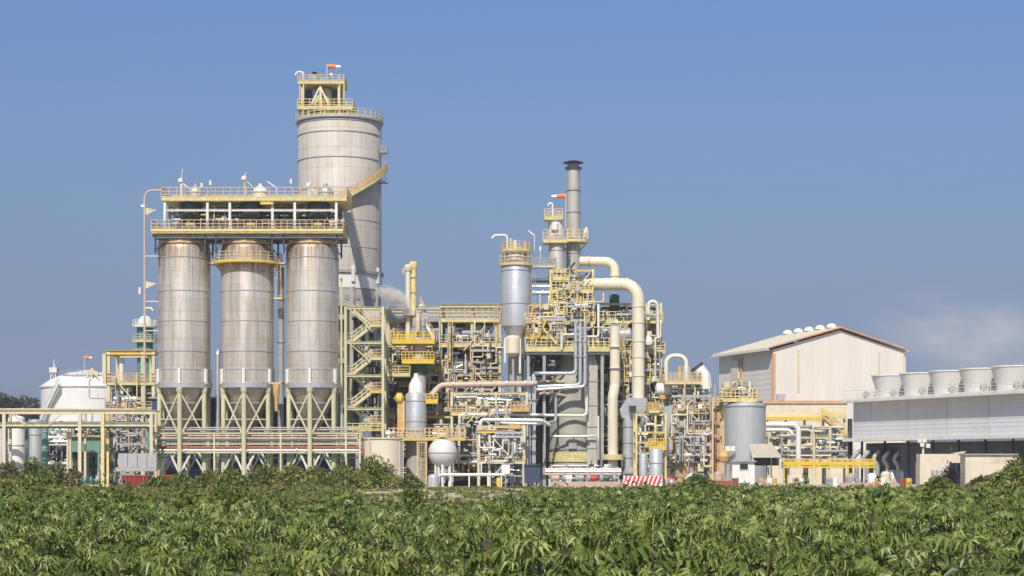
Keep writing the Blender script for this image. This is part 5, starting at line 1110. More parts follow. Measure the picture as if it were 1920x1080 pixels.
LB().prism([(0, 0, 0), (G, 0, 0), (G, 0, az), (G / 2, 0, apz), (0, 0, az)], (0, .25, 0)).build('gable_wall', 'cladbeige', t)
LB().prism([(0, Ln, 0), (G, Ln, 0), (G, Ln, az), (G / 2, Ln, apz), (0, Ln, az)], (0, -.25, 0)).build('gable_wall', 'cladbeige', t)
LB().box((.15, Ln / 2, az / 2), .25, Ln - .54, az - .02).build('side_wall', 'cladside', t); LB().box((G - .15, Ln / 2, az / 2), .25, Ln - .54, az - .02).build('side_wall', 'cladside', t)
sl_ = (apz - az) / (G / 2)
for k in (-1, 1):
    ov = 1.1 if k < 0 else .35; e = -ov if k < 0 else G + ov; ze = az - ov * sl_ + .35
    LB().prism([(e, -.5, ze), (G / 2 + .01 * k, -.5, apz + .35), (G / 2 + .01 * k, -.5, apz + .55), (e, -.5, ze + .2)], (0, Ln + 1, 0)).build('roof', 'roofsheet', t)
    LB().bar((e, -.56, ze + .12), (G / 2, -.56, apz + .42), .12, .22).build('gable_trim', 'trimred', t)
    LB().bar((e, -.5, ze - .1), (e, Ln + .5, ze - .1), .25, .3).build('gutter', 'white', t)
LB().box((.0, -.12, az / 2 - .3), .5, .2, az - .8).build('downpipe', 'trimorange', t); LB().box((G, -.12, az / 2 - .3), .4, .2, az - .8).build('downpipe', 'beigetank', t)
LB().box((-.15, 11.2, az / 2 - .3), .25, .5, az - .8).build('downpipe', 'trimorange', t); LB().box((-.15, 13.4, az / 2 - .3), .35, 2.6, az - 1.).build('pilaster', 'beigetank', t)
LB().box((4.2, -.06, az - 3.2), .3, .1, 6.5).build('seam_strip', 'cream', t)
LB().box((G - 4.4, -.06, az - 2.6), .25, .1, 5).build('seam_strip', 'cream', t)
for k, u in enumerate((.06, .24, .42, .6, .78)):
    v = LB(); c = (G / 2 - .2, 1.0 + u * 21, apz + .2); o = T('roof_ventilator', ['white domed roof ventilator nearest the red gable peak', 'second white roof ventilator from the gable peak', 'middle white roof ventilator on the warehouse ridge', 'fourth white roof ventilator from the gable peak', 'white domed roof ventilator farthest back on the warehouse ridge'][k], 'roof ventilator', t.matrix_basis @ V(c) if False else (A.x + ug.x * c[0] + us.x * c[1], A.y + ug.y * c[0] + us.y * c[1], c[2]))
    q = V(o.location); MB().lathe(q, [(.6, -.3), (.6, .35)], 16).build('throat', 'galv', o); MB().lathe(q, [(.82, .3)] + [(r, z + .4) for r, z in dome(.82, .75, 5)], 20).build('dome', 'white', o)
# annex with orange band
t = T('annex', 'low beige annex with orange parapet in front of the warehouse', 'annex', (X(1520, 278), 278, 0)); ax0, ax1 = X(1432, 278), X(1588, 278)
MB().box(((ax0 + ax1) / 2, 281, Z(756, 278) / 2), ax1 - ax0, 6, Z(756, 278)).build('wall', 'beigetank', t); MB().box(((ax0 + ax1) / 2, 281, Z(754, 278)), ax1 - ax0 + .4, 6.4, .45).build('parapet', 'trimorange', t)
for px in (1455, 1505, 1555): MB().box((X(px, 278), 277.97, Z(820, 278)), 2.2, .1, 2.6).build('opening', 'dark', t)
MB().box((X(1466, 278), 279, Z(752, 278) + .6), 1.2, 1, .9).build('roof_unit', 'galv', t)
# walkway and stair, yellow
Dy = 262.0
t = T('yellow_walkway', 'bright yellow elevated walkway with stair leading down to the cooling tower', 'walkway', (X(1510, Dy), Dy, 0))
platform(t, X(1434, Dy), X(1545, Dy), Dy, Dy + 1.6, Z(782, Dy), 'rail', 'yellow', .45, 1.1, 'b'); platform(t, X(1545, Dy), X(1588, Dy), Dy, Dy + 1.6, Z(779, Dy), 'yellow', 'deck', .3, 1.1, 'b')
flight(t, P(1541, 780, Dy), P(1592, 822, Dy), 1.4, 'yellow', 'orange')
for px in (1440, 1475, 1510, 1545, 1585): MB().hbeam((X(px, Dy), Dy + .8, 0), (X(px, Dy), Dy + .8, Z(785, Dy)), .3).build('column', 'cream', t)
t = T('drain_rack', 'cream two-tier pipe rack below the yellow walkway', 'pipe rack', (X(1500, 256), 256, 0))
frame(t, [X(1440, 256), X(1478, 256), X(1522, 256), X(1556, 256)], [256, 260], [Z(p, 256) for p in (850, 818, 800)], 'cream', .3)
clutter(t, X(1440, 256), X(1590, 256), 255.5, 259, Z(872, 256), Z(800, 256), 30, 81, ('white', 'cream', 'galv', 'pipe', 'grey', 'green'), .08, .24, 12)
clutter(t, X(1540, 256), X(1600, 256), 255.5, 259, Z(872, 256), Z(822, 256), 12, 82, ('grey', 'galv', 'yellow', 'grey'), .08, .2, 6)
for k, (py, xe, d, r, nm) in enumerate(((796, 1497, 250, .36, 'thick white pipe turning down to the ground left of the yellow guardrail'), (806, 1486, 252, .26, 'white pipe just under the thick downturned one by the grey tank'), (806, 1526, 253, .2, 'slim cream pipe dropping behind the thick downturned pipe'))):
    t = T('white_pipe', nm, 'pipe', P(1470, py, d)); pipe(t, [P(1436 if k < 2 else 1500, py, d), P(xe, py, d), P(xe, 876 if k != 1 else 830, d)], r, 'white' if k < 2 else 'cream', .9, n=14)
# guardrail run
t = T('guard_rail', 'long bright yellow guardrail in front of the cooling tower risers', 'guardrail', (X(1555, 238), 238, 0))
b = MB()
for py in (862, 869, 876): b.bar(P(1470, py - .5, 238), P(1640, py, 232), .15 if py != 869 else .3, .2 if py != 869 else .5)
for i in range(15): u = i / 14; p = P(1470, 860, 238).lerp(P(1640, 860, 232), u); b.bar(p, (p.x, p.y, .1 if i % 5 == 0 else p.z - 1.2), .14)
b.build('rail', 'yellow', t)
for u in (0., .5, 1.): p = P(1470, 862, 238).lerp(P(1640, 862, 232), u); MB().bar((p.x, p.y + .2, 0), (p.x, p.y + .2, p.z + .3), .2).build('post', 'cream', t)
# ================================================================== COOLING TOWER
E0 = P(1600, 755, 240); ud = V((.392, -.92, 0)).normalized(); un = V((-ud.y, ud.x, 0)) * -1
CA = math.atan2(ud.y, ud.x)
t = T('cooling_tower', 'long grey cooling tower building topped by a row of white fan stacks', 'cooling tower', (E0.x, E0.y, 0)); t.rotation_euler = (0, 0, CA)
# own axes: x along the tower towards the viewer, y to the right/back (depth)
CL, CW, ct = 62.0, 9.0, E0.z; yb = -1
def zc(py): return Z(py, 240)
H = lambda y: y           # depth axis: positive goes away from the lit face
LB().box((CL / 2 - 0, CW / 2, (ct + zc(822)) / 2), CL, CW, ct - zc(822) - .02).build('casing', 'towergrey', t)
LB().box((CL / 2, CW / 2 - .3, ct + .14), CL + 1.2, CW + 2.0, .3).build('roof_deck', 'white', t)
LB().box((CL / 2, -.3, zc(825)), CL + .8, 2.2, .42).build('canopy', 'white', t)
LB().box((CL / 2, CW / 2 + .35, zc(828) / 2 - .1), CL - 1, CW - 2.4, zc(828) - .2).build('void_backing', 'voidshade', t)  # block filling the open bay, its dark colour stands for the shade there
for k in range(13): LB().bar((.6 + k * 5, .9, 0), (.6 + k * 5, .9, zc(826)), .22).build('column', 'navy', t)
rail = LB()
for a, b_ in (((-.4, -1.2, ct + .3), (CL, -1.2, ct + .3)), ((-.4, -1.2, ct + .3), (-.4, CW + .9, ct + .3))): rail.rail([a, b_], 1.1, 1.5, .06)
rail.build('roof_railing', 'white', t)
low = LB(); low.rail([(0, -.75, zc(825)), (CL, -.75, zc(825))], 1.0, 2.4, .035, rails=(1.0, .5), toe=0); low.build('canopy_railing', 'galv', t)
for k in range(8): LB().bar((4 + k * 7.8, -.02, zc(822)), (4 + k * 7.8, -.02, ct - .1), .06).build('casing_strip', 'galv', t)
LB().box((-.15, CW * .5, (zc(822) + ct) / 2), .2, CW * .9, ct - zc(822) - .4).build('end_panel', 'white', t)
LB().box((-.3, -.3, zc(800) / 2), .45, .45, zc(770)).build('drain_stack', 'dark', t)
for k in range(9):
    c = V((3.2 + k * 6.0, CW / 2 - .6, ct + .3)); w_ = V((E0.x, E0.y, 0)) + ud * c.x + V((-ud.y, ud.x, 0)) * c.y
    if k > 6: pass
    o = T('fan_stack', ['white flared fan stack at the far warehouse end of the cooling tower', 'white flared fan stack second from the warehouse end', 'white flared fan stack third from the warehouse end', 'white flared fan stack fourth from the warehouse end', 'white flared fan stack cut by the right edge of the view', 'white flared fan stack beyond the right edge', 'white flared fan stack beyond the right edge', 'white flared fan stack beyond the right edge', 'white flared fan stack beyond the right edge'][k], 'fan stack', (w_.x, w_.y, c.z), 'fan stacks on the cooling tower')
    q = V(o.location); h = 3.05
    MB().lathe(q, [(2.25, 0), (2.12, .4), (2.18, 1.0), (2.8, h), (2.74, h), (2.1, 1.0), (2.0, .1)], 40, caps=False).build('cowl', 'frp', o, ang=50)
    MB().ring(q, 2.76, 2.85, h - .1, h + .03, 40).build('rim', 'white', o); MB().lathe(q, [(.35, .3), (.35, .9), (.1, 1.1)], 14).build('hub', 'grey', o)
    for j in range(6): MB().bar(q + V((.3 * math.cos(j * PI / 3), .3 * math.sin(j * PI / 3), .8)), q + V((1.9 * math.cos(j * PI / 3), 1.9 * math.sin(j * PI / 3), .85)), .3, .06).build('blade', 'grey', o)
    m_ = q + ud * -2.9 + V((-ud.y, ud.x, 0)) * -2.2
    o2 = T('fan_motor', 'grey fan motor beside the fan stacks on the cooling tower roof', 'motor', (m_.x, m_.y, ct + .3), 'fan motors on the cooling tower roof')
    MB().lathe(m_ + V((0, 0, .75)), [(.15, -.45), (.4, -.4), (.42, .3), (.2, .42)], 16, 'y').build('housing', 'grey', o2); MB().box(m_ + V((0, 0, .15)), .8, .7, .28).build('base', 'conc', o2)
# risers
for k in range(7):
    px, d = 1606 + k * 19.5, 236 - k * .6
    t = T('riser_elbow', 'grey bent riser pipe in the row under the cooling tower canopy', 'pipe', (X(px, d), d, 0), 'bent riser pipes below the cooling tower')
    pipe(t, [(X(px, d), d, 0), P(px, 872, d), P(px - 9, 861, d), P(px + 2, 848, d), P(px + 8, 846, d + 2)], .3, 'galv' if k > 1 else 'grey', .5, n=12); MB().box((X(px, d) + .0, d, .25), 1., 1., .5).build('foundation', 'conc', t)
    if k > 2: MB().lathe((X(px + 8, d), d - .4, .0), [(.55, 0), (.55, 1.9), (.3, 2.3)], 14).build('pump_can', 'silver', t)
t = T('floodlight_mast', 'short mast with a cluster of white floodlights under the cooling tower canopy', 'floodlight', (X(1731, 219), 219, 0))
MB().cyl((X(1731, 219), 219, 0), P(1731, 827, 219), .12, 8).build('pole', 'white', t)
for px, py in ((1724, 826), (1733, 826), (1729, 834), (1740, 836)): MB().box(P(px, py, 218.8), .45, .3, .45).build('lamp_head', 'white', t)
MB().bar(P(1722, 830, 219), P(1741, 832, 219), .1).build('crossarm', 'galv', t)
# truck, small buildings right
Dt = 212.0
t = T('generator_set', 'beige boxy generator set with raised hood at the cooling tower foot', 'generator', (X(1765, Dt), Dt, 0))
MB().box((X(1752, Dt), Dt + 1, 1.7), 3.3, 2.2, 2.9).build('enclosure', 'beigetank', t); MB().box((X(1764, Dt), Dt + 1, Z(852, Dt) - .45), 4.6, 2.1, 1.0).build('hood', 'beigetank', t); MB().box((X(1765, Dt), Dt + 1, .15), 6., 2.2, .3).build('skid', 'grey', t)
MB().prism([P(1790, 850, Dt), P(1812, 846, Dt), P(1806, 851, Dt), P(1792, 853, Dt)], (0, 2, 0)).build('open_flap', 'cream', t)
for k in range(3): MB().box((X(1748, Dt) + k * .5, Dt - .11, 1.7), .36, .06, 1.2).build('louvre', 'grey', t)
MB().cyl(P(1783, 846, Dt + 1), P(1783, 838, Dt + 1), .12, 8).build('exhaust', 'dark', t)
t = T('site_office', 'plain cream flat-roofed hut beside the bush at the right edge', 'hut', (X(1856, 204), 204, 0)); ox = X(1858, 204)
MB().box((ox, 205.2, Z(853, 204) / 2), 96 * S(204), 2.4, Z(853, 204)).build('wall', 'beigetank', t); MB().box((ox, 205.2, Z(852, 204)), 98 * S(204) + .2, 2.8, .16).build('roof', 'grey', t); MB().box((ox + 1.6, 203.98, Z(886, 204)), .5, .08, .5).build('vent_opening', 'dark', t)
t = T('green_bin', 'mint green rounded bin by the generator set', 'bin', (X(1732, 224), 224, 0))
MB().lathe((X(1732, 224), 224, 0), [(.55, .1), (.66, 1.4), (.7, 1.42), (.7, 1.5), (.5, 1.75), (.05, 1.85)], 18).build('body', 'tealpaint', t); MB().ring((X(1732, 224), 224, 0), .66, .74, 1.36, 1.46, 18).build('lid_rim', 'green', t)
# ================================================================== FRONT ROW
Dq = 222.0
t = T('striped_barrier', 'red and white slanted-stripe barrier in front of the grey tanks', 'barrier', (X(1205, Dq), Dq, 0))
bx0, bx1 = X(1169, Dq), X(1242, Dq); n = 9; z0, z1 = Z(911, Dq), Z(893, Dq); w = (bx1 - bx0) / n; b1, b2 = MB(), MB()
MB().box(((bx0 + bx1) / 2, Dq + .16, (z0 + z1) / 2), bx1 - bx0, .24, z1 - z0).build('board', 'barwhite', t)
for k in range(n):
    xx = bx0 + k * w; sl = .22; MB().prism([(max(xx - sl, bx0), Dq + .035, z0), (xx + w * .5 - sl, Dq + .035, z0), (min(xx + w * .5 + sl, bx1), Dq + .035, z1), (xx + sl, Dq + .035, z1)], (0, -.03, 0)).build('stripe', 'brightred', t)
for u in (.02, .35, .68, .98): MB().bar((bx0 + (bx1 - bx0) * u, Dq + .36, 0), (bx0 + (bx1 - bx0) * u, Dq + .36, z1 + .1), .14).build('post', 'barwhite', t)
t = T('striped_post', 'short red and white post right of the striped barrier', 'post', (X(1259, Dq), Dq, 0))
for k in range(4): MB().cyl((X(1259, Dq), Dq, .0 + k * .4), (X(1259, Dq), Dq, .4 + k * .4), .16, 12).build('band', 'brightred' if k % 2 else 'barwhite', t)
t = T('plinth_wall', 'low faded pinkish wall along the foot of the plant', 'wall', (X(1480, 226), 226, 0))
for x0, x1, h in ((1270, 1322, .7), (1336, 1372, 1.02), (1420, 1490, .75), (1516, 1548, .6), (1575, 1640, .8), (1668, 1722, .6)): MB().box(((X(x0, 226) + X(x1, 226)) / 2, 226, h / 2), X(x1, 226) - X(x0, 226), .35, h).build('wall_panel', 'redpipe' if h == 1.02 else 'pinkwall' if h > .72 else 'conc', t)
t = T('plinth_wall', 'low stained concrete kerb wall in front of the reactor', 'wall', (X(1090, 238), 238, 0))
MB().box(((X(1040, 238) + X(1165, 238)) / 2, 238, .35), X(1165, 238) - X(1040, 238), .35, .7).build('wall_panel', 'pinkwall', t)
for k, (px, m, nm) in enumerate(((1048, 'pinkwall', 'pinkish skid-mounted pump nearest the pale pump frame'), (1072, 'white', 'white skid-mounted pump second from the pale frame'), (1094, 'grey', 'grey skid-mounted pump before the reactor foundation'), (1118, 'red', 'reddish skid-mounted pump left of the striped barrier'), (1142, 'darkgreen', 'dark green skid-mounted pump next to the striped barrier'))):
    t = T('pump', nm, 'pump', (X(px, 241), 241, 0)); pump(t, (X(px, 241), 241, .5), 1.15, m); MB().box((X(px, 241), 241, .27), 2.2, 1.1, .5).build('skid', 'pink', t)
t = T('pipe_trench', 'pale pipe bundle running low in front of the reactor', 'pipework', (X(1090, 246), 246, 0))
for k, py in enumerate((880, 884, 889)): pipe(t, [P(1022, py, 246 - k * .5), P(1165, py, 246 - k * .5)], .14 + .05 * (k == 1), ['white', 'galv', 'pink'][k])
for px in (1030, 1065, 1100, 1135, 1160): MB().bar((X(px, 246), 245.5, 0), (X(px, 246), 245.5, Z(879, 246)), .2).build('support', 'cream', t)
clutter(t, X(1030, 246), X(1165, 246), 246, 250, .5, Z(872, 246), 22, 91, ('white', 'galv', 'pink', 'dark', 'grey'), .06, .16, 12)
t = T('dark_container', 'dark blue equipment container beside the pale pump frame', 'container', (X(1000, 247), 247, 0))
MB().box((X(998, 247), 248.5, Z(889, 247)), 30 * S(247), 2.6, 2.2).build('body', 'navy', t); MB().box((X(998, 247), 248.4, Z(889, 247) + 1.2), 31 * S(247), 2.9, .14).build('roof', 'dark', t)
for k in (-1, 1): MB().box((X(998, 247) + k * .8, 248.4, .28), .3, 2.2, .56).build('foot', 'grey', t)
for k in range(5): MB().box((X(988, 247) + k * .42, 247.17, Z(889, 247)), .12, .06, 1.9).build('rib', 'dark', t)
for k, (px, L) in enumerate(((1300, 'first'), (1318, 'second'), (1352, 'third'), (1600, 'fourth'), (1640, 'fifth'), (1665, 'sixth'))):
    t = T('equipment_skid', ['white wrapped skid unit left of the ochre pot', 'pale tank unit beside the rusty column foot', 'reddish skid unit under the ochre pot', 'grey skid unit below the guardrail end', 'white tarpaulin-covered unit under the risers', 'beige unit between the risers and the green bin'][k], 'equipment', (X(px, 232), 232, 0))
    x = X(px, 232); m = ['white', 'tankgrey', 'pinkwall', 'grey', 'barwhite', 'beigetank'][k]
    MB().box((x, 232, .15), 2.0, 1.3, .3).build('skid', 'grey', t); MB().lathe((x - .3, 232, .3), [(.55, 0), (.6, .3), (.6, 1.1 + .2 * (k % 3)), (.3, 1.4 + .2 * (k % 3)), (.1, 1.6)], 16).build('tank', m, t); MB().box((x + .55, 232, .75), .6, .8, .9).build('panel', ['pink', 'white', 'trimred', 'galv', 'pink', 'tan'][k], t)
    pipe(t, [(x - .3, 231.5, .8), (x - .3, 231.2, .8), (x + .6, 231.2, .8), (x + .6, 231.2, .4)], .09, 'galv')
for px, m, nm in ((560, 0, 0),): pass
t = T('spare_tyre', 'dark tractor tyre lying against the bush by the beige tank', 'tyre', (X(716, 236), 236, .0))
q = V((X(716, 236), 236, .8)); MB().lathe(q, [(.42, -.25), (.75, -.3), (.8, -.15), (.8, .15), (.75, .3), (.42, .25)], 24, 'y', False).build('tread', 'rubber', t); MB().lathe(q, [(.1, -.1), (.42, -.2), (.42, .2), (.1, .1)], 20, 'y').build('rim', 'darkgreen', t)
t = T('person', 'worker in pale blue clothes standing by the beige tank edge', 'person', (X(745, 239), 239, 0)); worker(t, X(745, 239), 239, 'silver')

for k, (px, d, m) in enumerate(((1276, 229, 'orange'), (1288, 229, 'white'), (1328, 230, 'pinkwall'), (1379, 230, 'redpipe'), (1428, 231, 'orange'), (1443, 230, 'white'), (1451, 230, 'orange'), (1492, 230, 'pinkwall'), (1503, 231, 'barwhite'), (1512, 230, 'galv'), (1556, 230, 'grey'), (1566, 230, 'barwhite'), (1646, 228, 'orange'), (1656, 228, 'barwhite'), (1692, 226, 'redpipe'), (1704, 226, 'yellow'))):
    cn = {'white': 'white', 'pinkwall': 'dusty pink', 'brightred': 'red', 'orange': 'ochre', 'redpipe': 'dull red', 'barwhite': 'white', 'galv': 'silvery', 'grey': 'grey', 'yellow': 'yellow'}[m]
    wh = ['right of the red-white post', 'between the post and the rusty column foot', 'left of the dull red wall', 'right of the dull red wall', 'under the sloping shed roof', 'at the right post of the shed', 'just right of the shed', 'under the downturned white pipe', 'right of the downturned white pipe', 'below the left guardrail half', 'below the guardrail middle', 'below the guardrail middle, right of the grey one', 'under the last guardrail post', 'under the first risers', 'under the last risers', 'next to the green bin'][k]
    x = X(px, d); t = T('barrel', f'{cn} barrel {wh}', 'barrel', (x, d, 0))
    MB().lathe((x, d, 0), [(.36, .12), (.38, .15), (.38, .5), (.41, .53), (.38, .56), (.38, .88), (.41, .91), (.38, .94), (.38, 1.28), (.36, 1.3), (.34, 1.27)], 16).build('body', m, t); MB().box((x, d, .06), 1.0, .9, .11).build('pallet', 'tan', t)
# ================================================================== VEGETATION
def rot_frames(out, up):
    """orthonormal frames (n,3,3) with rows x=out, y, z≈up"""
    x = out / np.linalg.norm(out, axis=1, keepdims=True); y = np.cross(up, x); y /= np.linalg.norm(y, axis=1, keepdims=True) + 1e-9; z = np.cross(x, y)
    return np.stack([x, y, z], 1)
def leaf_template(seed, near):
    q = np.random.default_rng(seed); vs, fs = [], []
    n = q.integers(5, 8); droop = q.uniform(.25, .75)
    for i in range(n):
        u = (i - (n - 1) / 2) / ((n - 1) / 2); a = u * R(115) + q.normal(0, .06); L = .21 * (1 - .35 * abs(u)) * q.uniform(.9, 1.1); w = L * q.uniform(.13, .185)
        dx, dy = math.cos(a), math.sin(a); px, py = -dy, dx; o = len(vs); z1 = L * .06; z2 = -L * droop * (1 + .4 * abs(u))
        if near:
            vs += [(0, 0, 0), (dx * L * .55 + px * w, dy * L * .55 + py * w, z1), (dx * L * .55, dy * L * .55, z1 - w * .45), (dx * L * .55 - px * w, dy * L * .55 - py * w, z1), (dx * L, dy * L, z2)]
            fs += [(o, o + 2, o + 4, o + 1), (o, o + 3, o + 4, o + 2)]
        else:
            w *= 1.15
            vs += [(0, 0, 0), (dx * L * .5 - px * w, dy * L * .5 - py * w, z1), (dx * L, dy * L, z2), (dx * L * .5 + px * w, dy * L * .5 + py * w, z1)]; fs += [(o, o + 1, o + 2, o + 3)]
    return np.array(vs), np.array(fs)
def cassava(seed, near, h=1.95):
    """one plant: leaf verts, quads, tint, and the stem paths"""
    q = np.random.default_rng(seed); V_, F_, T_ = [], [], []; off = 0; stems = []
    tm = [leaf_template(seed * 7 + k, near) for k in range(4)]
    for s in range(q.integers(3, 5)):
        az = q.uniform(0, 2 * PI); lean = q.uniform(.12, .42); hh = h * q.uniform(.82, 1.06)
        f = lambda u: np.array([math.cos(az) * lean * u ** 1.4, math.sin(az) * lean * u ** 1.4, hh * u * (1 - .04 * u)])
        stems.append([tuple(f(u)) for u in (0, .25, .5, .75, 1.)])
        nl = 22 if near else 18
        for i in range(nl):
            u = .45 + .55 * (i / (nl - 1)) ** .8; b = f(u); top = (u - .45) / .55
            a = i * 2.399 + q.normal(0, .3); el = -.35 + 1.15 * top ** 2 + q.normal(0, .18); pl = (.34 - .17 * top ** 2) * q.uniform(.8, 1.2)
            d = np.array([math.cos(a) * math.cos(el), math.sin(a) * math.cos(el), math.sin(el)]); tip = b + d * pl
            sz = (1.05 - .45 * top ** 3) * q.uniform(.85, 1.2)
            tilt = -.25 - .5 * (1 - top) + q.normal(0, .42)
            out = np.array([math.cos(a) * math.cos(tilt), math.sin(a) * math.cos(tilt), math.sin(tilt)]); up = np.array([q.normal(0, .4), q.normal(0, .4), 1.])
            fr = rot_frames(out[None], up[None])[0]; v, fc = tm[q.integers(4)]
            V_.append((v * sz) @ fr + tip); F_.append(fc + off); off += len(v)
            tn = np.clip(q.normal(.30, .2) + .24 * top ** 3 + (.4 if q.random() < .07 else 0), 0, 1); T_.append(np.full(len(v), tn))
            if near:
                w = np.cross(d, [0, 0, 1.]); w = w / (np.linalg.norm(w) + 1e-9) * .006
                V_.append(np.array([b - w, b + w, tip + w * .7, tip - w * .7])); F_.append(np.array([[off, off + 1, off + 2, off + 3]])); off += 4; T_.append(np.full(4, .75))
    return np.concatenate(V_), np.concatenate(F_), np.concatenate(T_), stems
def noise2(x, y):
    return (math.sin(x * .31 + 1.7 * math.sin(y * .13)) + math.sin(y * .21 + 2.1 * math.sin(x * .17 + 1)) + .7 * math.sin(x * .83 + y * .57)) / 2.7
far_edge = lambda px: 60 + 34 * min(1, max(0, (px - 900) / 350)) + 4 * math.sin(px * .013)
GRP = 'cassava plants at the near edge of the field'
protos = []
for k in range(7):
    r = T('cassava_plant', 'leafy green cassava plant in the dense crop at the front of the field', 'cassava plant', (0, 0, 0), GRP)
    v, f, tn, st = cassava(100 + k, True); np_mesh('foliage', v, f, 'leaf' if k < 5 else 'leafyellow', r, tn)
    for s_pts in st: MB().tube(s_pts, .014, 0, 5).build('stem', 'bark', r)
    protos.append(r)
far_var = [cassava(200 + k, False)[:3] for k in range(6)]
spots = []; y = 12.0
while y < 112:
    x = -.30 * y - 13 + rng.uniform(0, .5); step = .95 if y < 45 else 1.0
    while x < .30 * y + 13:
        jx, jy = x + rng.uniform(-.28, .28), y + rng.uniform(-.3, .3); px = 960 + jx * F / jy
        if jy < far_edge(px): spots.append((jx, jy))
        x += step
    y += step
def hscale(x, y):
    d = .95 + .10 * noise2(x, y) + .05 * math.sin(y * .9 + x)
    return d
near_spots = sorted([s for s in spots if abs(s[0]) < .275 * s[1] + .4 and s[1] > 16.5], key=lambda s: s[1])[:290]
ns = set(near_spots)
for i, (x, y) in enumerate(near_spots):
    o = protos[i] if i < len(protos) else copy_tree(protos[rng.randrange(5) if noise2(x * .9 + 40, y * .6) + rng.uniform(-.3, .3) < .38 else rng.choice((5, 6))])
    o.location = (x, y, 0); o.rotation_euler = (0, 0, rng.uniform(0, 2 * PI)); s = hscale(x, y) * rng.uniform(.72, 1.17); o.scale = (s, s, s)
V_, F_, T_ = [], [], []; off = 0
for x, y in spots:
    if (x, y) in ns: continue
    v, f, tn = far_var[rng.randrange(6)]; a = rng.uniform(0, 2 * PI); s = hscale(x, y) * rng.uniform(.72, 1.16)
    if rng.random() < .05: s *= .78
    c, s2 = math.cos(a) * s, math.sin(a) * s
    V_.append(np.stack([v[:, 0] * c - v[:, 1] * s2 + x, v[:, 0] * s2 + v[:, 1] * c + y, v[:, 2] * s], 1)); F_.append(f + off); off += len(v)
    yel = max(0, noise2(x * .9 + 40, y * .6) - .25) * .9
    T_.append(np.clip(tn + yel + rng.uniform(-.1, .1), 0, 1))
tag(np_mesh('cassava_field', np.concatenate(V_), np.concatenate(F_), 'leaf', None, np.concatenate(T_)), 'dense green cassava crop filling the field up to the verge', 'crop', kind='stuff')

def leaf_cloud(blobs, n, size, q, shell=.55):
    """leaf clumps spread through a union of ellipsoids; blobs (cx,cy,cz,rx,ry,rz)"""
    B = np.array(blobs); vol = (B[:, 3] * B[:, 4] * B[:, 5]) ** (2 / 3); idx = q.choice(len(B), n, p=vol / vol.sum())
    d = q.normal(size=(n, 3)); d /= np.linalg.norm(d, axis=1, keepdims=True)
    rr = shell + (1 - shell) * q.random((n, 1)) ** .7; rr *= 1 + .18 * np.sin(d[:, :1] * 5 + idx[:, None]) * np.cos(d[:, 2:3] * 6)
    c = B[idx, :3] + d * rr * B[idx, 3:]
    out = d + q.normal(0, .75, (n, 3)); up = q.normal(0, 1, (n, 3)) + [0, 0, .6]
    fr = rot_frames(out, up); s = size * q.uniform(.55, 1.35, n)
    t = np.array([(-.5, 0, 0), (0, -.32, .06), (.6, 0, -.1), (0, .32, .06)])
    v = np.einsum('kj,nji->nki', t, fr) * s[:, None, None] + c[:, None, :]
    v[..., 2] = np.maximum(v[..., 2], .02)
    tint = np.repeat(np.clip(q.normal(.4, .2, n) + .22 * np.sin(idx * 2.4), 0, 1), 4)
    return v.reshape(-1, 3), np.arange(n * 4).reshape(n, 4), tint
def bush(name, label, cat, x, y, w, h, m, seed, leaf=.28, n=900, dep=None, group=None, lobes=7):
    q = np.random.default_rng(seed); r = T(name, label, cat, (x, y, 0), group); dep = dep or w * .7; bl = []
    for i in range(lobes):
        u = q.uniform(-1, 1); k = q.uniform(.3, .5); bh = h * q.uniform(.5, .8) * (1 - .35 * abs(u))
        bl.append((u * w * .36, q.uniform(-.3, .3) * dep, bh * .62, w * k * .6 + .25, dep * k * .6 + .25, bh * .62))
    bl.append((0, 0, h * .52, w * .34, dep * .34, h * .48))
    v, f, tn = leaf_cloud(bl, n, leaf, q, .38); np_mesh('foliage', v, f, m, r, tn)
    for i in range(5):
        a = q.uniform(0, 2 * PI); MB().tube([(x, y, 0), (x + .2 * w * math.cos(a), y + .15 * w * math.sin(a), h * .4), (x + .36 * w * math.cos(a), y + .3 * dep * math.sin(a), h * .6)], .022, 0, 5).build('stem', 'bark', r)
    return r
def tree(name, label, x, y, h, cw, m, seed, n=1800, leaf=.5, th=.3, group=None):
    q = np.random.default_rng(seed); r = T(name, label, 'tree', (x, y, 0), group); bl = []
    for i in range(11):
        a = q.uniform(0, 2 * PI); rr = cw * .33 * q.uniform(.2, 1); k = q.uniform(.16, .27) * cw; bl.append((rr * math.cos(a), rr * math.sin(a), h * q.uniform(.42, .85), k, k, k * .8))
    v, f, tn = leaf_cloud(bl, n, leaf, q, .4); np_mesh('crown', v, f, m, r, tn)
    b = MB(); b.lathe((x, y, 0), [(h * .035, 0), (h * .024, h * th), (h * .014, h * .7)], 9)
    for i in range(5):
        c = bl[i]; b.tube([(x, y, h * (.25 + .05 * i)), (x + c[0] * .5, y + c[1] * .5, h * .45), (x + c[0], y + c[1], c[2])], h * .009, 0, 5)
    b.build('trunk', 'bark', r); return r
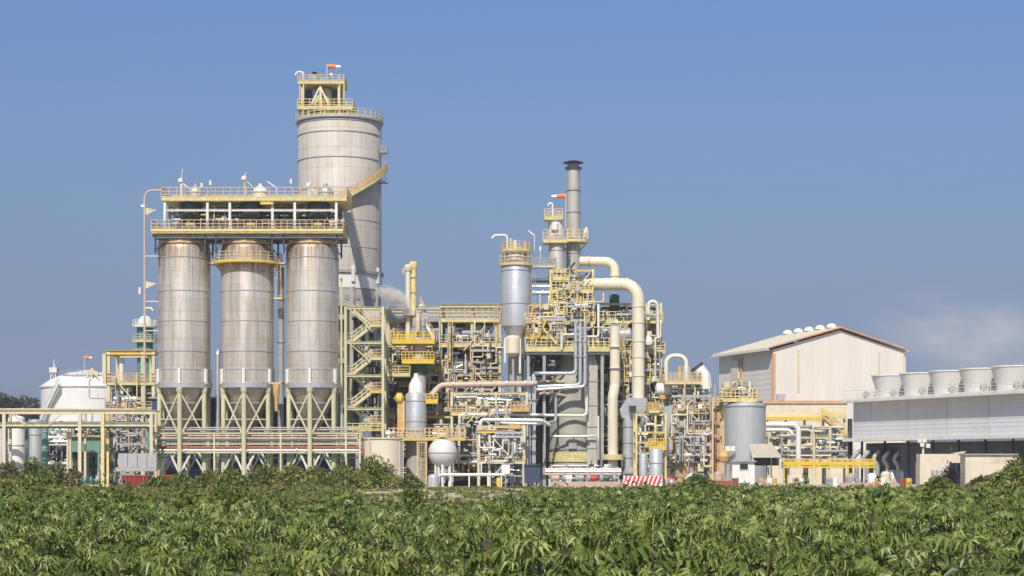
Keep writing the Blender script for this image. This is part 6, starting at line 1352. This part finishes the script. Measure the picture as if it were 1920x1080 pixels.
# verge bushes, from left to right: (px, d, width px, top row, material, label)
BL = [(16, 205, 70, 862, 'rosebush', 'dark reddish bush at the left edge below the white tanks'),
      (62, 212, 62, 858, 'bush', 'taller dark green bush under the left gantry'),
      (104, 216, 56, 868, 'rosebush', 'pinkish flowering shrub left of the gantry column'),
      (136, 222, 38, 876, 'rosebush', 'small pinkish shrub at the foot of the gantry column'),
      (40, 190, 90, 888, 'drybush', 'low olive bush in front of the dark reddish bush'),
      (335, 222, 46, 886, 'bush', 'low green bush before the first silo leg'),
      (300, 214, 60, 893, 'weed', 'bright green weedy bush right of the red skip'),
      (395, 224, 56, 880, 'drybush', 'olive bush below the gap between the first two silos'),
      (430, 221, 48, 874, 'bush', 'green bush in front of the left leg of the middle silo'),
      (500, 226, 70, 865, 'drybush', 'yellowish bush in front of the middle silo legs'),
      (548, 222, 60, 868, 'drybush', 'rounded olive bush between the middle and third silos'),
      (590, 226, 60, 872, 'drybush', 'olive bush before the third silo legs'),
      (640, 225, 56, 866, 'bush', 'dark green bush left of the beige tank'),
      (700, 229, 84, 852, 'bush', 'largest dark bush covering the lower beige tank'),
      (672, 221, 40, 884, 'drybush', 'small olive bush at the foot of the largest dark bush'),
      (612, 216, 60, 893, 'weed', 'low weedy bush before the third silo'),
      (462, 214, 80, 890, 'weed', 'low bright weedy bush before the middle silo'),
      (768, 226, 36, 888, 'weed', 'thin weedy shrub left of the ladder cage'),
      (1310, 216, 46, 886, 'weed', 'green weedy bush before the rusty column'),
      (1902, 197, 60, 856, 'bush', 'tall dark bush at the right edge beside the cream hut'),
      (1868, 195, 70, 886, 'drybush', 'lower olive bush in front of the cream hut'),
      (1838, 200, 40, 893, 'rosebush', 'small brownish bush along the cream hut wall'),
      (1760, 205, 60, 893, 'weed', 'low green bush in front of the generator set')]
for k, (px, d, w, top, m, nm) in enumerate(BL):
    bush('bush', nm, 'bush', X(px, d), d, w * S(d) * 1.1, Z(top, d), m, 400 + k, .34, int(1200 + w * 34))
bush('round_shrub', 'dark purplish round shrub beside the cream hut', 'shrub', X(1783, 207), 207, 40 * S(207), Z(862, 207), 'darkleaf', 470, .22, 1500, lobes=4)
# trees beyond the plant
for k, (px, d, h, cw, nm) in enumerate(((28, 520, 23.0, 17, 'broad dark tree beyond the far left tanks'), (72, 540, 19, 10, 'narrower tree left of the white storage tank'), (-30, 500, 17, 13, 'tree just beyond the left edge of the view'), (125, 600, 16, 10, 'tree hidden low behind the white storage tank'))):
    tree('tree', nm, X(px, d), d, h, cw, 'treeleaf', 500 + k, 7000, .85)
q = np.random.default_rng(77); bl = []
for i in range(150): bl.append((-260 + i * 3.5 + q.uniform(-1, 1), 640 + q.uniform(-12, 12), q.uniform(2, 5), 3.5, 4, q.uniform(3, 5.5)))
v, f, tn = leaf_cloud(bl, 22000, 1.1, q, .4)
tag(np_mesh('distant_treeline', v, f, 'treeleaf', None, tn), 'far-off strip of dark trees on the horizon', 'trees', kind='stuff')
# weeds between crop and plant
V_, F_, T_ = [], [], []; off = 0; q = np.random.default_rng(5)
def weeds(x0p, x1p, d0, d1, n, hmax):
    global off
    for i in range(n):
        d = d0 + (d1 - d0) * q.random(); px = q.uniform(x0p, x1p); x = X(px, d); h = hmax * q.uniform(.35, 1.0) * (.75 + .35 * noise2(x * .8, d * .5))
        if h < .1: continue
        v, f, tn = leaf_cloud([(x, d, h * .45, .8 + h * .3, .8, h * .5)], 26, .3 + .08 * h, q, .3)
        V_.append(v); F_.append(f + off); off += len(v); T_.append(np.clip(tn + q.normal(0, .15), 0, 1))
weeds(-40, 660, 62, 150, 1300, 1.1); weeds(-40, 660, 150, 214, 900, 1.0); weeds(640, 1020, 66, 140, 700, .75); weeds(1000, 1960, 108, 200, 1200, .95); weeds(1000, 1960, 198, 222, 420, .75); weeds(640, 1020, 228, 236, 60, .45)
weeds(640, 1020, 150, 226, 150, .35)
tag(np_mesh('verge_weeds', np.concatenate(V_), np.concatenate(F_), 'weed', None, np.concatenate(T_)), 'patchy yellow-green weeds between the crop and the plant', 'weeds', kind='stuff')
# shrubs and odd plants growing in the crop
for k, (px, d, w, top) in enumerate(((1640, 46, 150, 932), (1745, 58, 110, 922), (1190, 62, 70, 925), (955, 48, 90, 945), (60, 58, 200, 912), (200, 66, 160, 908), (520, 50, 160, 940), (770, 78, 60, 905), (1500, 70, 130, 912), (1870, 52, 150, 918), (430, 80, 120, 902))):
    bush('weed_shrub', 'yellow-green weedy shrub growing up through the cassava crop', 'shrub', X(px, d), d, w * S(d), Z(top, d) * 1.16, 'weedshrub', 600 + k, .15, 1800 + int(w * S(d) * 900), group='weedy shrubs in the crop')
bush('bush', 'dark green bush standing in the crop before the first silo', 'bush', X(352, 88), 88, 66 * S(88), Z(905, 88), 'bush', 640, .2, 2200)
# ================================================================== STEAM
def steam_mat(name, dens, ns):
    m = bpy.data.materials.new(name); m.use_nodes = True; nt = m.node_tree; N = nt.nodes; Lk = nt.links
    N.remove(N['Principled BSDF']); pv = N.new('ShaderNodeVolumePrincipled'); Lk.new(pv.outputs[0], N['Material Output'].inputs['Volume'])
    pv.inputs['Color'].default_value = (.98, .955, .935, 1); pv.inputs['Anisotropy'].default_value = 0.
    tc = N.new('ShaderNodeTexCoord'); ln = N.new('ShaderNodeVectorMath'); ln.operation = 'LENGTH'; Lk.new(tc.outputs['Object'], ln.inputs[0])
    fo = N.new('ShaderNodeMapRange'); fo.interpolation_type = 'SMOOTHSTEP'; fo.inputs[1].default_value = 1.; fo.inputs[2].default_value = .15; Lk.new(ln.outputs['Value'], fo.inputs[0])
    no = N.new('ShaderNodeTexNoise'); no.inputs['Scale'].default_value = ns; no.inputs['Detail'].default_value = 7; no.inputs['Roughness'].default_value = .6; no.inputs['Distortion'].default_value = .5; Lk.new(tc.outputs['Object'], no.inputs['Vector'])
    nr2 = N.new('ShaderNodeMapRange'); nr2.inputs[1].default_value = .40; nr2.inputs[2].default_value = .66; Lk.new(no.outputs['Fac'], nr2.inputs[0])
    a = N.new('ShaderNodeMath'); a.operation = 'MULTIPLY'; Lk.new(fo.outputs[0], a.inputs[0]); Lk.new(nr2.outputs[0], a.inputs[1])
    b = N.new('ShaderNodeMath'); b.operation = 'MULTIPLY'; Lk.new(a.outputs[0], b.inputs[0]); b.inputs[1].default_value = dens; Lk.new(b.outputs[0], pv.inputs['Density'])
    return m
def plume(label, loc, sx, sy, sz, rot, m):
    me = bpy.data.meshes.new('steam_plume'); b = MB().lathe((0, 0, 0), [(math.sin(PI * i / 12) + .001, -math.cos(PI * i / 12)) for i in range(13)], 20)
    me.from_pydata(b.v, [], b.f); me.materials.append(m); o = bpy.data.objects.new('steam_plume', me); COL.objects.link(o)
    o.location = loc; o.scale = (sx, sy, sz); o.rotation_euler = (0, rot, 0); return tag(o, label, 'steam', kind='stuff')
plume('small puff of white steam drifting off beside the large silo', P(738, 556, 260), 3.2, 1.6, 1.5, R(28), steam_mat('steam_small', 6.0, 1.6))
plume('thin steam plume blowing off behind the cooling tower', P(1845, 634, 262), 21, 6., 7.8, R(8), steam_mat('steam_large', .17, 2.0))

# ================================================================== AIR
if HAZE:
    hz_ = MB().box((0, 290, 34.5), 700, 800, 73, jit=False).build('haze', 'white'); hz_.data.materials.clear()
    m = bpy.data.materials.new('haze_air'); m.use_nodes = True; nt = m.node_tree; nt.nodes.remove(nt.nodes['Principled BSDF'])
    pv = nt.nodes.new('ShaderNodeVolumePrincipled'); pv.inputs['Color'].default_value = (.84, .9, 1., 1); pv.inputs['Density'].default_value = HAZE; pv.inputs['Anisotropy'].default_value = .3
    nt.links.new(pv.outputs[0], nt.nodes['Material Output'].inputs['Volume']); hz_.data.materials.append(m); tag(hz_, 'thin pale haze in the air', 'haze', kind='stuff')
# ================================================================== SUN, SKY, CAMERA
SUN_AZ = math.atan2(-math.sin(R(10)), -math.cos(R(10))); SUN_EL = R(46)      # direction towards the sun (x, y)
sd = V((math.sin(SUN_AZ) * math.cos(SUN_EL), math.cos(SUN_AZ) * math.cos(SUN_EL), math.sin(SUN_EL)))
sl = bpy.data.lights.new('sun', 'SUN'); sl.energy = 4.6; sl.angle = R(.5); sl.color = (1., .92, .795)
so = bpy.data.objects.new('sun', sl); COL.objects.link(so); so.rotation_euler = sd.to_track_quat('Z', 'Y').to_euler(); so.location = (0, 0, 120)
w = bpy.data.worlds.new('World'); sc.world = w; w.use_nodes = True; nt = w.node_tree; N = nt.nodes; Lk = nt.links
sky = N.new('ShaderNodeTexSky'); sky.sky_type = 'NISHITA'; sky.sun_disc = False; sky.sun_elevation = SUN_EL; sky.sun_rotation = SUN_AZ % (2 * PI)
sky.air_density = SKY[0]; sky.dust_density = SKY[1]; sky.ozone_density = SKY[2]
bg = N['Background']; bg.inputs['Strength'].default_value = SKY[3]
tc = N.new('ShaderNodeTexCoord'); sp = N.new('ShaderNodeSeparateXYZ'); Lk.new(tc.outputs['Generated'], sp.inputs[0])
rp = N.new('ShaderNodeValToRGB'); Lk.new(sp.outputs['Z'], rp.inputs[0])
for i, (p, c) in enumerate(SKYRAMP):
    e = rp.color_ramp.elements[i] if i < 2 else rp.color_ramp.elements.new(p)
    e.position = p; e.color = (*c, 1)
mu = N.new('ShaderNodeMix'); mu.data_type = 'RGBA'; mu.blend_type = 'MULTIPLY'; mu.inputs['Factor'].default_value = 1
Lk.new(sky.outputs[0], mu.inputs['A']); Lk.new(rp.outputs[0], mu.inputs['B']); Lk.new(mu.outputs['Result'], bg.inputs['Color'])
cam = bpy.data.cameras.new('camera'); co = bpy.data.objects.new('camera', cam); COL.objects.link(co); sc.camera = co
co.location = (0, 0, CH); co.rotation_euler = (R(90), 0, 0); cam.sensor_width = 36; cam.lens = F / 1920 * 36; cam.shift_y = (YH - 540) / 1920; cam.clip_end = 20000; cam.clip_start = .5
sc.view_settings.view_transform = 'Standard'; sc.view_settings.look = 'None'; sc.view_settings.gamma = 1; sc.view_settings.exposure = EXPO
sc.cycles.volume_bounces = 2; sc.cycles.volume_step_rate = 2; sc.cycles.max_bounces = 6; sc.cycles.transparent_max_bounces = 8
for o in bpy.data.objects:
    if '_w' in o: del o['_w']
